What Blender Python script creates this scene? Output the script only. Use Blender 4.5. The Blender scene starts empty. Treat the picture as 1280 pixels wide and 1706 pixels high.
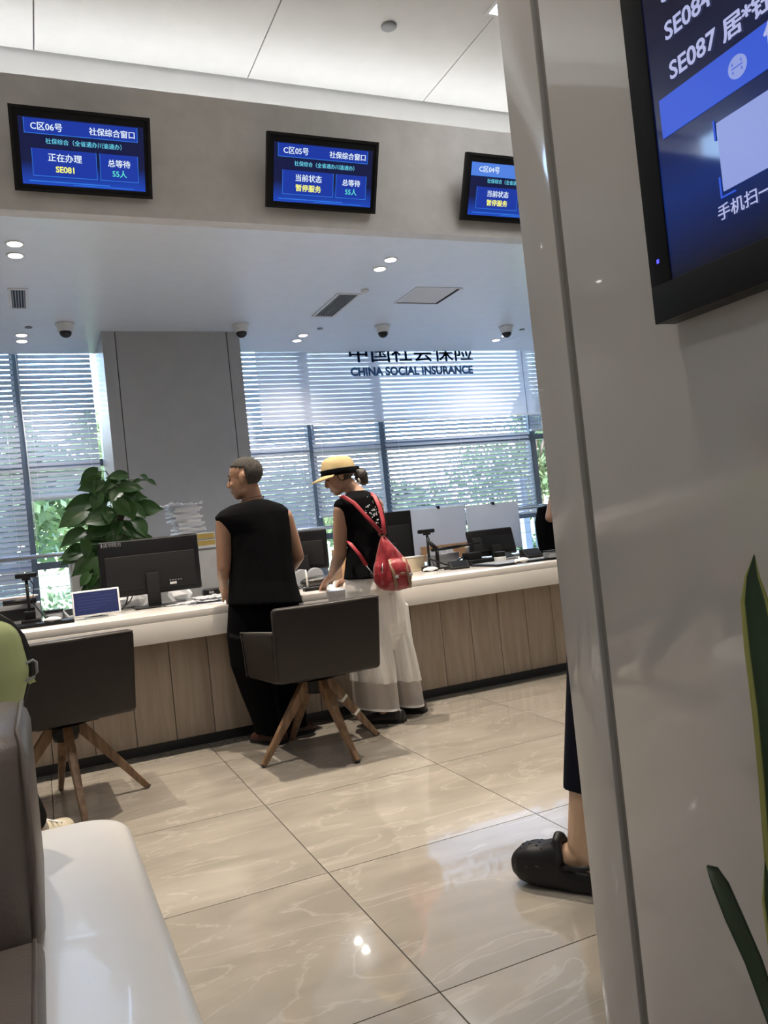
import bpy, bmesh, math, random
from mathutils import Vector, Matrix, noise
random.seed(7)
SC = bpy.context.scene
COL = SC.collection
PI = math.pi
# ------------------------------------------------------------------ camera
F = 1335.0
YAW, PIT, ROL = (math.radians(a) for a in (23.55, 1.03, -5.92))
CAM = Vector((0, 0, 1.1))
FW = Vector((math.sin(YAW) * math.cos(PIT), math.cos(YAW) * math.cos(PIT), math.sin(PIT)))
_r = Vector((math.cos(YAW), -math.sin(YAW), 0)); _u = _r.cross(FW)
RT = math.cos(ROL) * _r + math.sin(ROL) * _u
UP = -math.sin(ROL) * _r + math.cos(ROL) * _u
cd = bpy.data.cameras.new('camera'); cam = bpy.data.objects.new('camera', cd); COL.objects.link(cam)
cd.sensor_fit = 'VERTICAL'; cd.sensor_height = 36; cd.lens = F / 1706 * 36; cd.clip_start = .02; cd.clip_end = 300
m3 = Matrix((RT, UP, -FW)).transposed(); cam.matrix_world = Matrix.Translation(CAM) @ m3.to_4x4()
SC.camera = cam

def _ray(px, py): return (px - 640) * RT - (py - 853) * UP + F * FW
def at(px, py, y):                       # point of the place measured in the photograph, on the plane of depth y
    d = _ray(px, py); return CAM + d * (y / d.y)
def atz(px, py, z):
    d = _ray(px, py); return CAM + d * ((z - CAM.z) / d.z)
def atx(px, py, x):
    d = _ray(px, py); return CAM + d * (x / d.x)

# ------------------------------------------------------------------ world, exposure
SC.view_settings.view_transform = 'Standard'; SC.view_settings.look = 'None'
SC.view_settings.exposure = 0.0; SC.view_settings.gamma = 1.0; SC.view_settings.use_curve_mapping = False
w = bpy.data.worlds.new('world'); SC.world = w; w.use_nodes = True
wn = w.node_tree.nodes; wl = w.node_tree.links
sky = wn.new('ShaderNodeTexSky'); sky.sky_type = 'NISHITA'; sky.sun_disc = False
sky.sun_elevation = math.radians(50); sky.sun_rotation = math.radians(200); sky.air_density = 1.3; sky.dust_density = 1.5
wl.new(sky.outputs[0], wn['Background'].inputs[0]); wn['Background'].inputs[1].default_value = 3.5
SUN = bpy.data.lights.new('sun', 'SUN'); SUN.energy = 3.0; SUN.angle = .009; SUN.color = (1, .95, .86)
so = bpy.data.objects.new('sun', SUN); COL.objects.link(so)
so.rotation_euler = (math.radians(38), 0, math.radians(-25)); so.location = (0, 0, 30)

def area(name, loc, size, power, color=(1, 1, 1), rot=(0, 0, 0), spread=PI):
    l = bpy.data.lights.new(name, 'AREA'); l.shape = 'RECTANGLE'; l.size, l.size_y = size
    l.energy = power; l.color = color; l.spread = spread
    o = bpy.data.objects.new(name, l); COL.objects.link(o); o.location = loc; o.rotation_euler = rot
    return o
def spot(name, loc, power, color, angle, blend=.5, radius=.03, rot=(0, 0, 0)):
    l = bpy.data.lights.new(name, 'SPOT'); l.energy = power; l.color = color; l.spot_size = math.radians(angle)
    l.spot_blend = blend; l.shadow_soft_size = radius
    o = bpy.data.objects.new(name, l); COL.objects.link(o); o.location = loc; o.rotation_euler = rot
    return o
ZS = 3.12       # soffit height
YF = 4.94       # fascia front
YB = 8.41       # soffit back edge
ZC = 4.35       # hall ceiling
YW = 8.74       # window frames
WARM = (1, .88, .72)

# ------------------------------------------------------------------ materials
MATS = {}
def M(name, col, rough=.5, metal=0.0, var=.06, scale=8, bump=0.0, bscale=60, emit=None, es=1.0, trans=0.0, alpha=1.0, spec=.5, transl=0.0, coat=0.0, coords='Object', stretch=(1, 1, 1), sheen=0.0):
    m = bpy.data.materials.new(name); m.use_nodes = True; n = m.node_tree.nodes; l = m.node_tree.links
    b = n['Principled BSDF']; MATS[name] = m
    tc = n.new('ShaderNodeTexCoord'); mp = n.new('ShaderNodeMapping'); mp.inputs['Scale'].default_value = stretch
    l.new(tc.outputs[coords], mp.inputs[0])
    if var:
        nz = n.new('ShaderNodeTexNoise'); nz.inputs['Scale'].default_value = scale; nz.inputs['Detail'].default_value = 4
        l.new(mp.outputs[0], nz.inputs['Vector'])
        cr = n.new('ShaderNodeValToRGB'); e = cr.color_ramp.elements
        e[0].position = .3; e[1].position = .7
        e[0].color = (*[max(0, c * (1 - var)) for c in col], 1); e[1].color = (*[min(1, c * (1 + var)) for c in col], 1)
        l.new(nz.outputs[0], cr.inputs[0]); l.new(cr.outputs[0], b.inputs['Base Color'])
    else: b.inputs['Base Color'].default_value = (*col, 1)
    b.inputs['Roughness'].default_value = rough; b.inputs['Metallic'].default_value = metal
    b.inputs['Specular IOR Level'].default_value = spec
    b.inputs['Transmission Weight'].default_value = trans; b.inputs['Alpha'].default_value = alpha
    b.inputs['Coat Weight'].default_value = coat; b.inputs['Sheen Weight'].default_value = sheen
    if emit: b.inputs['Emission Color'].default_value = (*emit, 1); b.inputs['Emission Strength'].default_value = es
    if bump:
        nb = n.new('ShaderNodeTexNoise'); nb.inputs['Scale'].default_value = bscale; nb.inputs['Detail'].default_value = 5
        l.new(mp.outputs[0], nb.inputs['Vector'])
        bp = n.new('ShaderNodeBump'); bp.inputs['Strength'].default_value = bump; bp.inputs['Distance'].default_value = .01
        l.new(nb.outputs[0], bp.inputs['Height']); l.new(bp.outputs[0], b.inputs['Normal'])
    if transl:
        tr = n.new('ShaderNodeBsdfTranslucent'); tr.inputs[0].default_value = (*col, 1)
        mx = n.new('ShaderNodeMixShader'); mx.inputs[0].default_value = transl
        out = n['Material Output']; l.new(b.outputs[0], mx.inputs[1]); l.new(tr.outputs[0], mx.inputs[2]); l.new(mx.outputs[0], out.inputs[0])
    return m
def E(name, col, s=1.0):
    m = bpy.data.materials.new(name); m.use_nodes = True; n = m.node_tree.nodes; b = n['Principled BSDF']
    b.inputs['Base Color'].default_value = (.01, .01, .01, 1); b.inputs['Roughness'].default_value = .25
    b.inputs['Emission Color'].default_value = (*col, 1); b.inputs['Emission Strength'].default_value = s
    MATS[name] = m; return m

def marble():
    m = M('polished_marble_tile', (.4, .36, .31), rough=.12, var=0)
    n = m.node_tree.nodes; l = m.node_tree.links; b = n['Principled BSDF']
    g = n.new('ShaderNodeNewGeometry'); oi = n.new('ShaderNodeObjectInfo')
    mul = n.new('ShaderNodeMath'); mul.operation = 'MULTIPLY'; mul.inputs[1].default_value = 37
    l.new(oi.outputs['Random'], mul.inputs[0])
    ad = n.new('ShaderNodeVectorMath'); l.new(g.outputs['Position'], ad.inputs[0]); l.new(mul.outputs[0], ad.inputs[1])
    mp = n.new('ShaderNodeMapping'); mp.inputs['Rotation'].default_value = (0, 0, .6); mp.inputs['Scale'].default_value = (1, 2.6, 1)
    l.new(ad.outputs[0], mp.inputs[0])
    n1 = n.new('ShaderNodeTexNoise'); n1.inputs['Scale'].default_value = 2.2; n1.inputs['Detail'].default_value = 8; n1.inputs['Distortion'].default_value = .6
    l.new(mp.outputs[0], n1.inputs['Vector'])
    c1 = n.new('ShaderNodeValToRGB'); e = c1.color_ramp.elements; e[0].position = .32; e[1].position = .7
    e[0].color = (.31, .28, .24, 1); e[1].color = (.41, .37, .32, 1)
    l.new(n1.outputs[0], c1.inputs[0])
    n2 = n.new('ShaderNodeTexNoise'); n2.inputs['Scale'].default_value = 1.5; n2.inputs['Detail'].default_value = 6; n2.inputs['Distortion'].default_value = 1.2
    l.new(mp.outputs[0], n2.inputs['Vector'])
    c2 = n.new('ShaderNodeValToRGB'); e = c2.color_ramp.elements; e[0].position = .484; e[0].color = (0, 0, 0, 1); e[1].position = .5; e[1].color = (.35, .35, .35, 1)
    x = c2.color_ramp.elements.new(.516); x.color = (0, 0, 0, 1)
    l.new(n2.outputs[0], c2.inputs[0])
    mx = n.new('ShaderNodeMix'); mx.data_type = 'RGBA'; mx.inputs[7].default_value = (.56, .52, .46, 1)
    l.new(c2.outputs[0], mx.inputs[0]); l.new(c1.outputs[0], mx.inputs[6]); l.new(mx.outputs[2], b.inputs['Base Color'])
    nb = n.new('ShaderNodeTexNoise'); nb.inputs['Scale'].default_value = 9; nb.inputs['Detail'].default_value = 1
    l.new(g.outputs['Position'], nb.inputs['Vector'])
    bp = n.new('ShaderNodeBump'); bp.inputs['Strength'].default_value = .035; bp.inputs['Distance'].default_value = .01
    l.new(nb.outputs[0], bp.inputs['Height']); l.new(bp.outputs[0], b.inputs['Normal'])
    b.inputs['Coat Weight'].default_value = 1; b.inputs['Coat IOR'].default_value = 1.6; b.inputs['Coat Roughness'].default_value = .03
marble()
def wood(name, a, c, sc=(9, 9, .8)):
    m = M(name, a, rough=.45, var=0)
    n = m.node_tree.nodes; l = m.node_tree.links; b = n['Principled BSDF']
    g = n.new('ShaderNodeTexCoord'); oi = n.new('ShaderNodeObjectInfo')
    mul = n.new('ShaderNodeMath'); mul.operation = 'MULTIPLY'; mul.inputs[1].default_value = 23; l.new(oi.outputs['Random'], mul.inputs[0])
    ad = n.new('ShaderNodeVectorMath'); l.new(g.outputs['Object'], ad.inputs[0]); l.new(mul.outputs[0], ad.inputs[1])
    mp = n.new('ShaderNodeMapping'); mp.inputs['Scale'].default_value = sc; l.new(ad.outputs[0], mp.inputs[0])
    n1 = n.new('ShaderNodeTexNoise'); n1.inputs['Scale'].default_value = 3; n1.inputs['Detail'].default_value = 7; n1.inputs['Distortion'].default_value = .5
    l.new(mp.outputs[0], n1.inputs['Vector'])
    c1 = n.new('ShaderNodeValToRGB'); e = c1.color_ramp.elements; e[0].position = .3; e[1].position = .7
    e[0].color = (*a, 1); e[1].color = (*c, 1); l.new(n1.outputs[0], c1.inputs[0]); l.new(c1.outputs[0], b.inputs['Base Color'])
wood('pale_oak_laminate', (.29, .225, .175), (.39, .315, .25))
wood('walnut_chair_wood', (.13, .07, .035), (.28, .165, .09), (14, 14, 2))
wood('orange_box_wood', (.5, .28, .15), (.6, .36, .2))
M('painted_fascia', (.60, .58, .565), .6)
M('painted_ceiling', (.66, .655, .645), .7, var=.02)
M('soffit_daylight_tint', (.74, .78, .84), .28, var=.02, spec=.35)  # blue in the base colour stands in for daylight from the windows
M('painted_wall', (.62, .6, .57), .6, var=.02)
M('column_cladding', (.42, .42, .43), .35, var=.03)
M('seam_dark', (.12, .12, .125), .6)
M('gloss_pillar_cladding', (.50, .48, .465), .10, var=.02, scale=2, bump=.015, bscale=2.5, coat=.8)
M('pillar_joint', (.2, .19, .175), .5)
M('white_worktop', (.72, .68, .64), .18, var=.02, coat=.3)
M('black_kickboard', (.012, .013, .015), .35)
M('window_metal', (.13, .155, .19), .35, .3)
M('sill_white', (.6, .62, .64), .5)
M('blind_slat', (.40, .42, .49), .5, var=.03, transl=.13)
M('blind_rail', (.5, .54, .6), .4)
M('white_cord', (.8, .82, .85), .5)
M('steel', (.6, .62, .65), .25, .9)
M('grout', (.05, .042, .035), .8)
M('black_plastic', (.006, .006, .007), .4, spec=.25)
M('black_matte', (.010, .010, .011), .6, spec=.25)
M('dark_screen', (.012, .013, .016), .08)
M('grey_plastic', (.25, .26, .28), .45)
M('white_plastic', (.72, .72, .72), .35)
M('dome_black', (.008, .008, .012), .05)
M('taupe_leather', (.018, .0135, .013), .5, spec=.3, bump=.12, bscale=220, var=.08)
M('chair_piping', (.085, .075, .068), .4)
M('sofa_leather', (.13, .105, .093), .42, bump=.15, bscale=160, var=.08)
M('bench_white', (.70, .68, .66), .32, var=.015, coat=.15)
M('brass_tip', (.02, .02, .02), .5)
M('white_tape', (.75, .72, .66), .6)
M('skin_man', (.30, .165, .105), .5, var=.08, scale=20, bump=.05)
M('skin_woman', (.38, .215, .145), .5, var=.07, scale=20, bump=.05)
M('skin_leg', (.50, .33, .22), .5, var=.05, scale=14, bump=.05)
M('grey_buzz_hair', (.055, .048, .042), .9, var=.5, scale=90, bump=.6, bscale=400)
M('dark_brown_hair', (.018, .011, .009), .45, var=.3, scale=60, bump=.5, bscale=150)
M('black_cloth', (.004, .004, .005), .95, bump=.2, bscale=90, spec=.08)
M('black_trouser', (.003, .003, .004), .95, bump=.2, bscale=60, spec=.08)
M('navy_trouser', (.006, .007, .014), .9, bump=.2, spec=.1)
M('white_linen', (.70, .67, .64), .75, bump=.25, bscale=120, var=.04)
M('brown_leather', (.055, .022, .015), .4)
M('black_leather', (.014, .012, .012), .35)
M('red_nylon', (.27, .009, .018), .42, bump=.5, bscale=28, var=.15, sheen=.2)
M('red_strap', (.32, .022, .034), .5)
M('tan_trim', (.22, .13, .08), .5)
M('straw', (.70, .52, .26), .7, bump=.9, bscale=120, var=.12, scale=90, stretch=(1, 1, 8))
M('green_shirt', (.38, .43, .20), .75, var=.05, bump=.1)
M('black_strap', (.012, .012, .013), .6)
M('clog_rubber', (.007, .007, .008), .5, spec=.3)
M('cream_sneaker', (.62, .55, .42), .6)
M('grey_sock', (.5, .45, .42), .8)
M('plant_leaf', (.032, .085, .02), .32, var=.3, scale=9, transl=.22)
M('plant_stem', (.06, .1, .03), .5)
M('moss_pole', (.03, .022, .014), .95, bump=.8)
M('dark_leaf', (.018, .034, .016), .4)
M('pot_grey', (.3, .3, .31), .5)
M('soil', (.03, .02, .015), .95, bump=.8)
M('paper', (.74, .75, .78), .7, var=.05, scale=30)
M('paper_grey', (.62, .64, .70), .7)
M('yellow_card', (.55, .38, .10), .6)
M('blue_card', (.04, .05, .22), .6)
M('cabinet_white', (.58, .57, .55), .4)
M('partition_white', (.82, .84, .90), .25, var=.03, transl=.35)
M('sign_blue', (.02, .10, .27), .4)
M('qr_free_panel', (.55, .6, .85), .4)
M('outdoor_leaf', (.085, .14, .06), .6, var=.3, scale=3, transl=.35)
M('outdoor_leaf_pale', (.15, .20, .09), .6, var=.3, scale=3, transl=.35)
M('bark', (.16, .12, .09), .9, bump=.8)
M('grass', (.14, .20, .07), .9, var=.3, scale=3)
M('pavement', (.5, .5, .5), .9)
M('pane_reflection_blue', (.62, .66, .72), .8)
M('facade_glass', (.1, .2, .3), .1)
M('beige_box', (.5, .42, .3), .6)
E('lamp_white', (1, .96, .9), 14); E('lamp_warm', (1, .8, .5), 9); E('panel_light', (1, 1, 1), 5)
E('screen_base', (.004, .012, .10), 1.0)
E('screen_box', (.006, .035, .36), 1.0); E('screen_line', (.03, .2, .75), 1.0)
E('screen_box_pale', (.08, .22, .75), 1.0)
E('text_white', (.75, .85, .95), 1.0); E('text_cyan', (.15, .65, .85), 1.0); E('text_yellow', (.95, .95, .2), 1.0)
E('text_green', (.12, .75, .6), 1.0); E('text_lilac', (.42, .45, .72), 1.0); E('banner_blue', (.03, .09, .62), 1.0)
E('led_blue', (.05, .05, 1), 3.0); E('tablet_blue', (.006, .014, .085), 1.0); E('tablet_line', (.016, .028, .12), 1.0)
E('icon_pale', (.26, .32, .68), 1.0)
def gradient_screen(name, lo, hi, axis):
    m = E(name, lo); n = m.node_tree.nodes; l = m.node_tree.links; b = n['Principled BSDF']
    tc = n.new('ShaderNodeTexCoord'); s = n.new('ShaderNodeSeparateXYZ'); l.new(tc.outputs['Generated'], s.inputs[0])
    cr = n.new('ShaderNodeValToRGB'); e = cr.color_ramp.elements
    e[0].position = 0; e[0].color = (*hi, 1); e[1].position = .35; e[1].color = (*lo, 1)
    l.new(s.outputs[axis], cr.inputs[0]); l.new(cr.outputs[0], b.inputs['Emission Color']); b.inputs['Emission Strength'].default_value = 1
gradient_screen('counter_screen', (.003, .006, .05), (.008, .06, .50), 2)
gradient_screen('kiosk_screen', (.003, .004, .022), (.004, .005, .014), 2)
_cr = [x for x in MATS['kiosk_screen'].node_tree.nodes if x.type == 'VALTORGB'][0].color_ramp
for p_, c_ in ((.10, (.004, .022, .15, 1)), (.20, (.004, .008, .05, 1))): _e = _cr.elements.new(p_); _e.color = c_
MATS['kiosk_screen'].node_tree.nodes['Principled BSDF'].inputs['Roughness'].default_value = .05
def sheer(name, col, a):
    m = M(name, col, .7, var=.02); n = m.node_tree.nodes; l = m.node_tree.links
    tb = n.new('ShaderNodeBsdfTransparent'); mx = n.new('ShaderNodeMixShader'); mx.inputs[0].default_value = a
    tr = n.new('ShaderNodeBsdfTranslucent'); tr.inputs[0].default_value = (*col, 1)
    m2 = n.new('ShaderNodeMixShader'); m2.inputs[0].default_value = .5
    b = n['Principled BSDF']; l.new(b.outputs[0], m2.inputs[1]); l.new(tr.outputs[0], m2.inputs[2])
    l.new(tb.outputs[0], mx.inputs[1]); l.new(m2.outputs[0], mx.inputs[2]); l.new(mx.outputs[0], n['Material Output'].inputs[0])
sheer('frosted_sheet', (.74, .72, .74), .72); sheer('sheer_linen', (.62, .58, .55), .82)
def glass():
    m = bpy.data.materials.new('window_glass'); m.use_nodes = True; n = m.node_tree.nodes; l = m.node_tree.links
    tb = n.new('ShaderNodeBsdfTransparent'); tb.inputs[0].default_value = (.93, .94, .97, 1)
    gl = n.new('ShaderNodeBsdfGlossy'); gl.inputs['Roughness'].default_value = .02
    mx = n.new('ShaderNodeMixShader'); fr = n.new('ShaderNodeFresnel'); fr.inputs[0].default_value = 1.3
    l.new(fr.outputs[0], mx.inputs[0]); l.new(tb.outputs[0], mx.inputs[1]); l.new(gl.outputs[0], mx.inputs[2]); l.new(mx.outputs[0], n['Material Output'].inputs[0])
    MATS['window_glass'] = m
glass()

# ------------------------------------------------------------------ mesh helpers
class MB:
    def __init__(s): s.bm = bmesh.new()
    def box(s, a, b, rot=None, bev=0.0):
        a = Vector(a); b = Vector(b); c = (a + b) / 2; d = b - a
        r = bmesh.ops.create_cube(s.bm, size=1)['verts']
        for v in r: v.co = Vector((v.co.x * d.x, v.co.y * d.y, v.co.z * d.z))
        if bev:
            es = list({e for v in r for e in v.link_edges})
            bmesh.ops.bevel(s.bm, geom=es, offset=bev, segments=3, profile=.5, affect='EDGES')
            r = s._last(r, d)
        if rot is not None:
            R_ = rot if isinstance(rot, Matrix) else Matrix.Rotation(rot, 3, 'Z')
            for v in r: v.co = R_ @ v.co
        for v in r: v.co += c
        s.mark = len(s.bm.verts); return s
    def _last(s, r, d):
        n0 = getattr(s, 'mark', 0); s.bm.verts.ensure_lookup_table(); return [s.bm.verts[i] for i in range(n0, len(s.bm.verts))]
    def done(s): s.mark = len(s.bm.verts); return s
    def poly(s, pts):
        vs = [s.bm.verts.new(p) for p in pts]; s.bm.faces.new(vs); return s.done()
    def prism(s, pts, off):
        off = Vector(off); n = len(pts); a = [s.bm.verts.new(Vector(p)) for p in pts]; b = [s.bm.verts.new(Vector(p) + off) for p in pts]
        s.bm.faces.new(a[::-1]); s.bm.faces.new(b)
        for i in range(n): s.bm.faces.new((a[i], a[(i + 1) % n], b[(i + 1) % n], b[i]))
        return s.done()
    def rings(s, rings, cap=True):
        L_ = [[s.bm.verts.new(p) for p in r] for r in rings]; n = len(L_[0])
        for A, B in zip(L_, L_[1:]):
            for i in range(n): s.bm.faces.new((A[i], A[(i + 1) % n], B[(i + 1) % n], B[i]))
        if cap: s.bm.faces.new(L_[0][::-1]); s.bm.faces.new(L_[-1])
        return s.done()
    def tube(s, pts, r, n=10, flat=None):
        pts = [Vector(p) for p in pts]; rr = r if isinstance(r, (list, tuple)) else [r] * len(pts); out = []
        ref = Vector((0, 0, 1))
        for i, p in enumerate(pts):
            t = (pts[min(i + 1, len(pts) - 1)] - pts[max(i - 1, 0)]).normalized()
            if flat is not None: rf = Vector(flat)
            else: rf = ref if abs(t.dot(ref)) < .95 else Vector((1, 0, 0))
            u = t.cross(rf).normalized(); v = u.cross(t)
            k = .25 if flat is not None else 1
            out.append([p + rr[i] * (math.cos(2 * PI * j / n) * u + k * math.sin(2 * PI * j / n) * v) for j in range(n)])
        return s.rings(out)
    def cyl(s, a, b, r, r2=None, n=24): return s.tube([a, b], [r, r if r2 is None else r2], n)
    def ell(s, c, r, R_=None, n=20):
        c = Vector(c); vs = bmesh.ops.create_uvsphere(s.bm, u_segments=n, v_segments=max(6, n * 2 // 3), radius=1)['verts']
        for v in vs:
            p = Vector((v.co.x * r[0], v.co.y * r[1], v.co.z * r[2])); v.co = (R_ @ p if R_ is not None else p) + c
        return s.done()
    def lathe(s, c, prof, n=32, ax=None):
        c = Vector(c)
        R_ = ax if ax is not None else Matrix.Identity(3)
        return s.rings([[c + R_ @ Vector((r * math.cos(2 * PI * j / n), r * math.sin(2 * PI * j / n), z)) for j in range(n)] for r, z in prof])
    def chain(s, pts, n=14):
        pts = [(Vector(p), r) for p, r in pts]
        for (p, r), (q, t) in zip(pts, pts[1:]):
            s.tube([p, q], [r, t], n)
        for p, r in pts: s.ell(p, (r, r, r), n=n)
        return s
    def loft(s, rs, n=40, fold=0.0, nf=9, tilt=0.0, pw=2.0, seed=0):
        out = []
        for k, (z, cx, cy, rx, ry) in enumerate(rs):
            ring = []
            for j in range(n):
                a = 2 * PI * j / n; ca, sa = math.cos(a), math.sin(a)
                e = 2 / pw; x = math.copysign(abs(ca) ** e, ca); y = math.copysign(abs(sa) ** e, sa)
                t = 1 + fold * (math.sin(nf * a + seed + k * .15) * .6 + math.sin((nf * 1.7) * a + 1.3 * seed + k * .3) * .4) * (k / max(1, len(rs) - 1))
                ring.append(Vector((cx + x * rx * t, cy + y * ry * t, z + tilt * x * rx)))
            out.append(ring)
        return s.rings(out)
    def build(s, name, mat, parent=None, smooth=False, bevel=0.0, remesh=0.0, relax=2, xf=None, sub=0, world=True):
        bmesh.ops.recalc_face_normals(s.bm, faces=s.bm.faces)
        me = bpy.data.meshes.new(name); s.bm.to_mesh(me); s.bm.free()
        if xf is not None: me.transform(xf)
        o = bpy.data.objects.new(name, me); COL.objects.link(o)
        if bevel or remesh or sub:
            if bevel:
                b = o.modifiers.new('b', 'BEVEL'); b.width = bevel; b.segments = 3; b.limit_method = 'ANGLE'; b.angle_limit = math.radians(40)
            if remesh:
                r = o.modifiers.new('r', 'REMESH'); r.mode = 'VOXEL'; r.voxel_size = remesh; r.adaptivity = 0
                if relax:
                    q = o.modifiers.new('q', 'SMOOTH'); q.iterations = relax; q.factor = .5
            if sub:
                q = o.modifiers.new('s', 'SUBSURF'); q.levels = sub; q.render_levels = sub
            dg = bpy.context.evaluated_depsgraph_get(); me2 = bpy.data.meshes.new_from_object(o.evaluated_get(dg)); o.modifiers.clear()
            o.data = me2; bpy.data.meshes.remove(me); me = me2; me.name = name
        me.materials.clear(); me.materials.append(MATS[mat] if isinstance(mat, str) else mat)
        if smooth or remesh or sub:
            me.polygons.foreach_set('use_smooth', [True] * len(me.polygons))
        elif bevel:
            me.polygons.foreach_set('use_smooth', [True] * len(me.polygons)); me.set_sharp_from_angle(angle=math.radians(35))
        if parent is not None:
            o.parent = parent
            if world: o.matrix_parent_inverse = mw(parent).inverted()
        return o
def mw(o):
    m = Matrix.LocRotScale(o.location, o.rotation_euler, o.scale)
    return (mw(o.parent) @ o.matrix_parent_inverse @ m) if o.parent else m
def tag(o, label=None, cat=None, group=None, kind=None):
    for k, v in (('label', label), ('category', cat), ('group', group), ('kind', kind)):
        if v: o[k] = v
    return o
def thing(name, label, cat, loc=(0, 0, 0), group=None, rz=0):
    o = bpy.data.objects.new(name, None); COL.objects.link(o); o.location = loc; o.rotation_euler = (0, 0, rz)
    return tag(o, label, cat, group)
def struct(o): o['kind'] = 'structure'; return o
def group_empty(name):
    o = bpy.data.objects.new(name, None); COL.objects.link(o); return struct(o)
def BX(name, mat, a, b, parent=None, bevel=0.0, rot=None, smooth=False):
    m = MB().box(a, b, rot); return m.build(name, mat, parent, bevel=bevel, smooth=smooth)
def dup(root):
    r = root.copy(); COL.objects.link(r)
    def rec(a, b):
        for ch in [c for c in a.children]:
            c = ch.copy(); COL.objects.link(c); c.parent = b; rec(ch, c)
    rec(root, r); return r
def text(body, size, pos, right, up, mat, parent, name='lettering', bold=0.0, align='LEFT', depth=.0006, sx=1.0):
    cu = bpy.data.curves.new(name, 'FONT'); cu.body = body; cu.size = size; cu.extrude = depth; cu.offset = 0 if any(ord(c) > 255 for c in body) else bold; cu.align_x = align; cu.resolution_u = 3
    o = bpy.data.objects.new(name, cu); COL.objects.link(o)
    dg = bpy.context.evaluated_depsgraph_get(); me = bpy.data.meshes.new_from_object(o.evaluated_get(dg))
    bpy.data.objects.remove(o); bpy.data.curves.remove(cu)
    r = Vector(right).normalized(); u = Vector(up).normalized(); nn = r.cross(u)
    T = Matrix((r * sx, u, nn)).transposed().to_4x4(); T.translation = Vector(pos); me.transform(T)
    if bold and any(ord(c) > 255 for c in body):
        b_ = bmesh.new(); b_.from_mesh(me)
        for dx, dy in ((1, 0), (-1, 0), (0, 1)):
            c_ = me.copy(); c_.transform(Matrix.Translation(r * bold * dx + u * bold * dy)); b_.from_mesh(c_); bpy.data.meshes.remove(c_)
        b_.to_mesh(me); b_.free()
    me.materials.clear(); me.materials.append(MATS[mat]); o = bpy.data.objects.new(name, me); COL.objects.link(o)
    if parent is not None: o.parent = parent; o.matrix_parent_inverse = mw(parent).inverted()
    return o
XM, XP, YM = -4.072, 8.033, -6.16
#==STRUCTURE==
# ------------------------------------------------------------------ floor: base and tiles
floor = struct(BX('floor', 'grout', (XM, YM, -.05), (XP, 9.2, -.004)))
TX, TY = .807, .79
tile0 = None
for i in range(15):
    for j in range(19):
        x0 = .772 + (i - 6) * TX; y0 = 4.106 + (j - 13) * TY
        if tile0 is None:
            g = .002; tile0 = MB().box((g, g, -.004), (TX - g, TY - g, 0)).build('tile', 'polished_marble_tile')
            o = tile0
        else: o = tile0.copy(); COL.objects.link(o)
        o.location = (x0, y0, 0); o.parent = floor
# ------------------------------------------------------------------ room shell
struct(BX('wall_left', 'painted_wall', (XM - .2, YM, 0), (XM, YF, 4.6)))
struct(BX('wall_rear', 'painted_wall', (XM - .2, YM - .2, 0), (XP + .2, YM, 4.6)))
struct(BX('wall_right', 'painted_wall', (XP, YM, 0), (XP + .2, 8.9, 4.6)))
struct(BX('wall_left', 'painted_wall', (XM - .2, YF, 0), (XM, 8.9, 3.6)))
ceil = group_empty('ceiling')
cell = 1.39
xs = [1.65 + k * cell for k in range(-5, 6)]
ys = [5.4, 1.5, -2.4, -6.4]
for a, b in zip(xs, xs[1:]):
    for y1, y0 in zip(ys, ys[1:]):
        g = .004
        BX('ceiling_panel', 'painted_ceiling', (max(a, XM) + g, y0 + g, ZC), (min(b, XP) - g, y1 - g, ZC + .02), ceil)
BX('ceiling_backing', 'seam_dark', (XM, YM, ZC + .02), (XP, 5.6, ZC + .06), ceil)
fas = group_empty('wall_fascia')
BX('fascia_board', 'painted_fascia', (XM, YF, ZS), (XP, YF + .1, 3.92), fas)
BX('cove_shelf', 'painted_ceiling', (XM, YF + .1, 3.80), (XP, 5.42, 3.84), fas)
BX('cove_back', 'painted_ceiling', (XM, 5.42, 3.5), (XP, 5.52, ZC + .02), fas)
struct(fas)
sof = struct(BX('ceiling_soffit', 'soffit_daylight_tint', (XM, YF + .1, ZS), (XP, YB, ZS + .06)))
struct(BX('ceiling_window_box', 'painted_ceiling', (XM, YB - .02, 3.6), (XP, 9.0, 3.66)))
struct(BX('trim_soffit_edge', 'soffit_daylight_tint', (XM, YB - .03, ZS + .06), (XP, YB, 3.62)))
# cove light strip behind the fascia
cl = thing('cove_light_strip', 'white light strip hidden in the cove above the display fascia', 'light', (0, 5.1, 3.85))
BX('led_strip', 'lamp_white', (XM + .1, 5.20, 3.842), (XP - .1, 5.215, 3.848), cl)
a_ = area('cove_glow', (2.0, 5.2, 3.86), (11.5, .06), 25, (.95, .98, 1), (math.radians(180), 0, 0)); a_.parent = cl; a_.matrix_parent_inverse = mw(cl).inverted()
# ------------------------------------------------------------------ column behind the desks
colm = group_empty('wall_column')
BX('column_core', 'seam_dark', (.715, 7.575, 0), (1.95, 8.9, ZS + .4), colm)
for a, b in ((.70, .812), (.820, 1.838), (1.846, 1.965)):
    BX('column_panel', 'column_cladding', (a, 7.56, 0), (b, 7.58, ZS), colm, bevel=.002)
for x0, x1 in ((.70, .716), (1.949, 1.965)):
    BX('column_side', 'column_cladding', (x0, 7.581, 0), (x1, 8.7, 3.6), colm)
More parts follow.
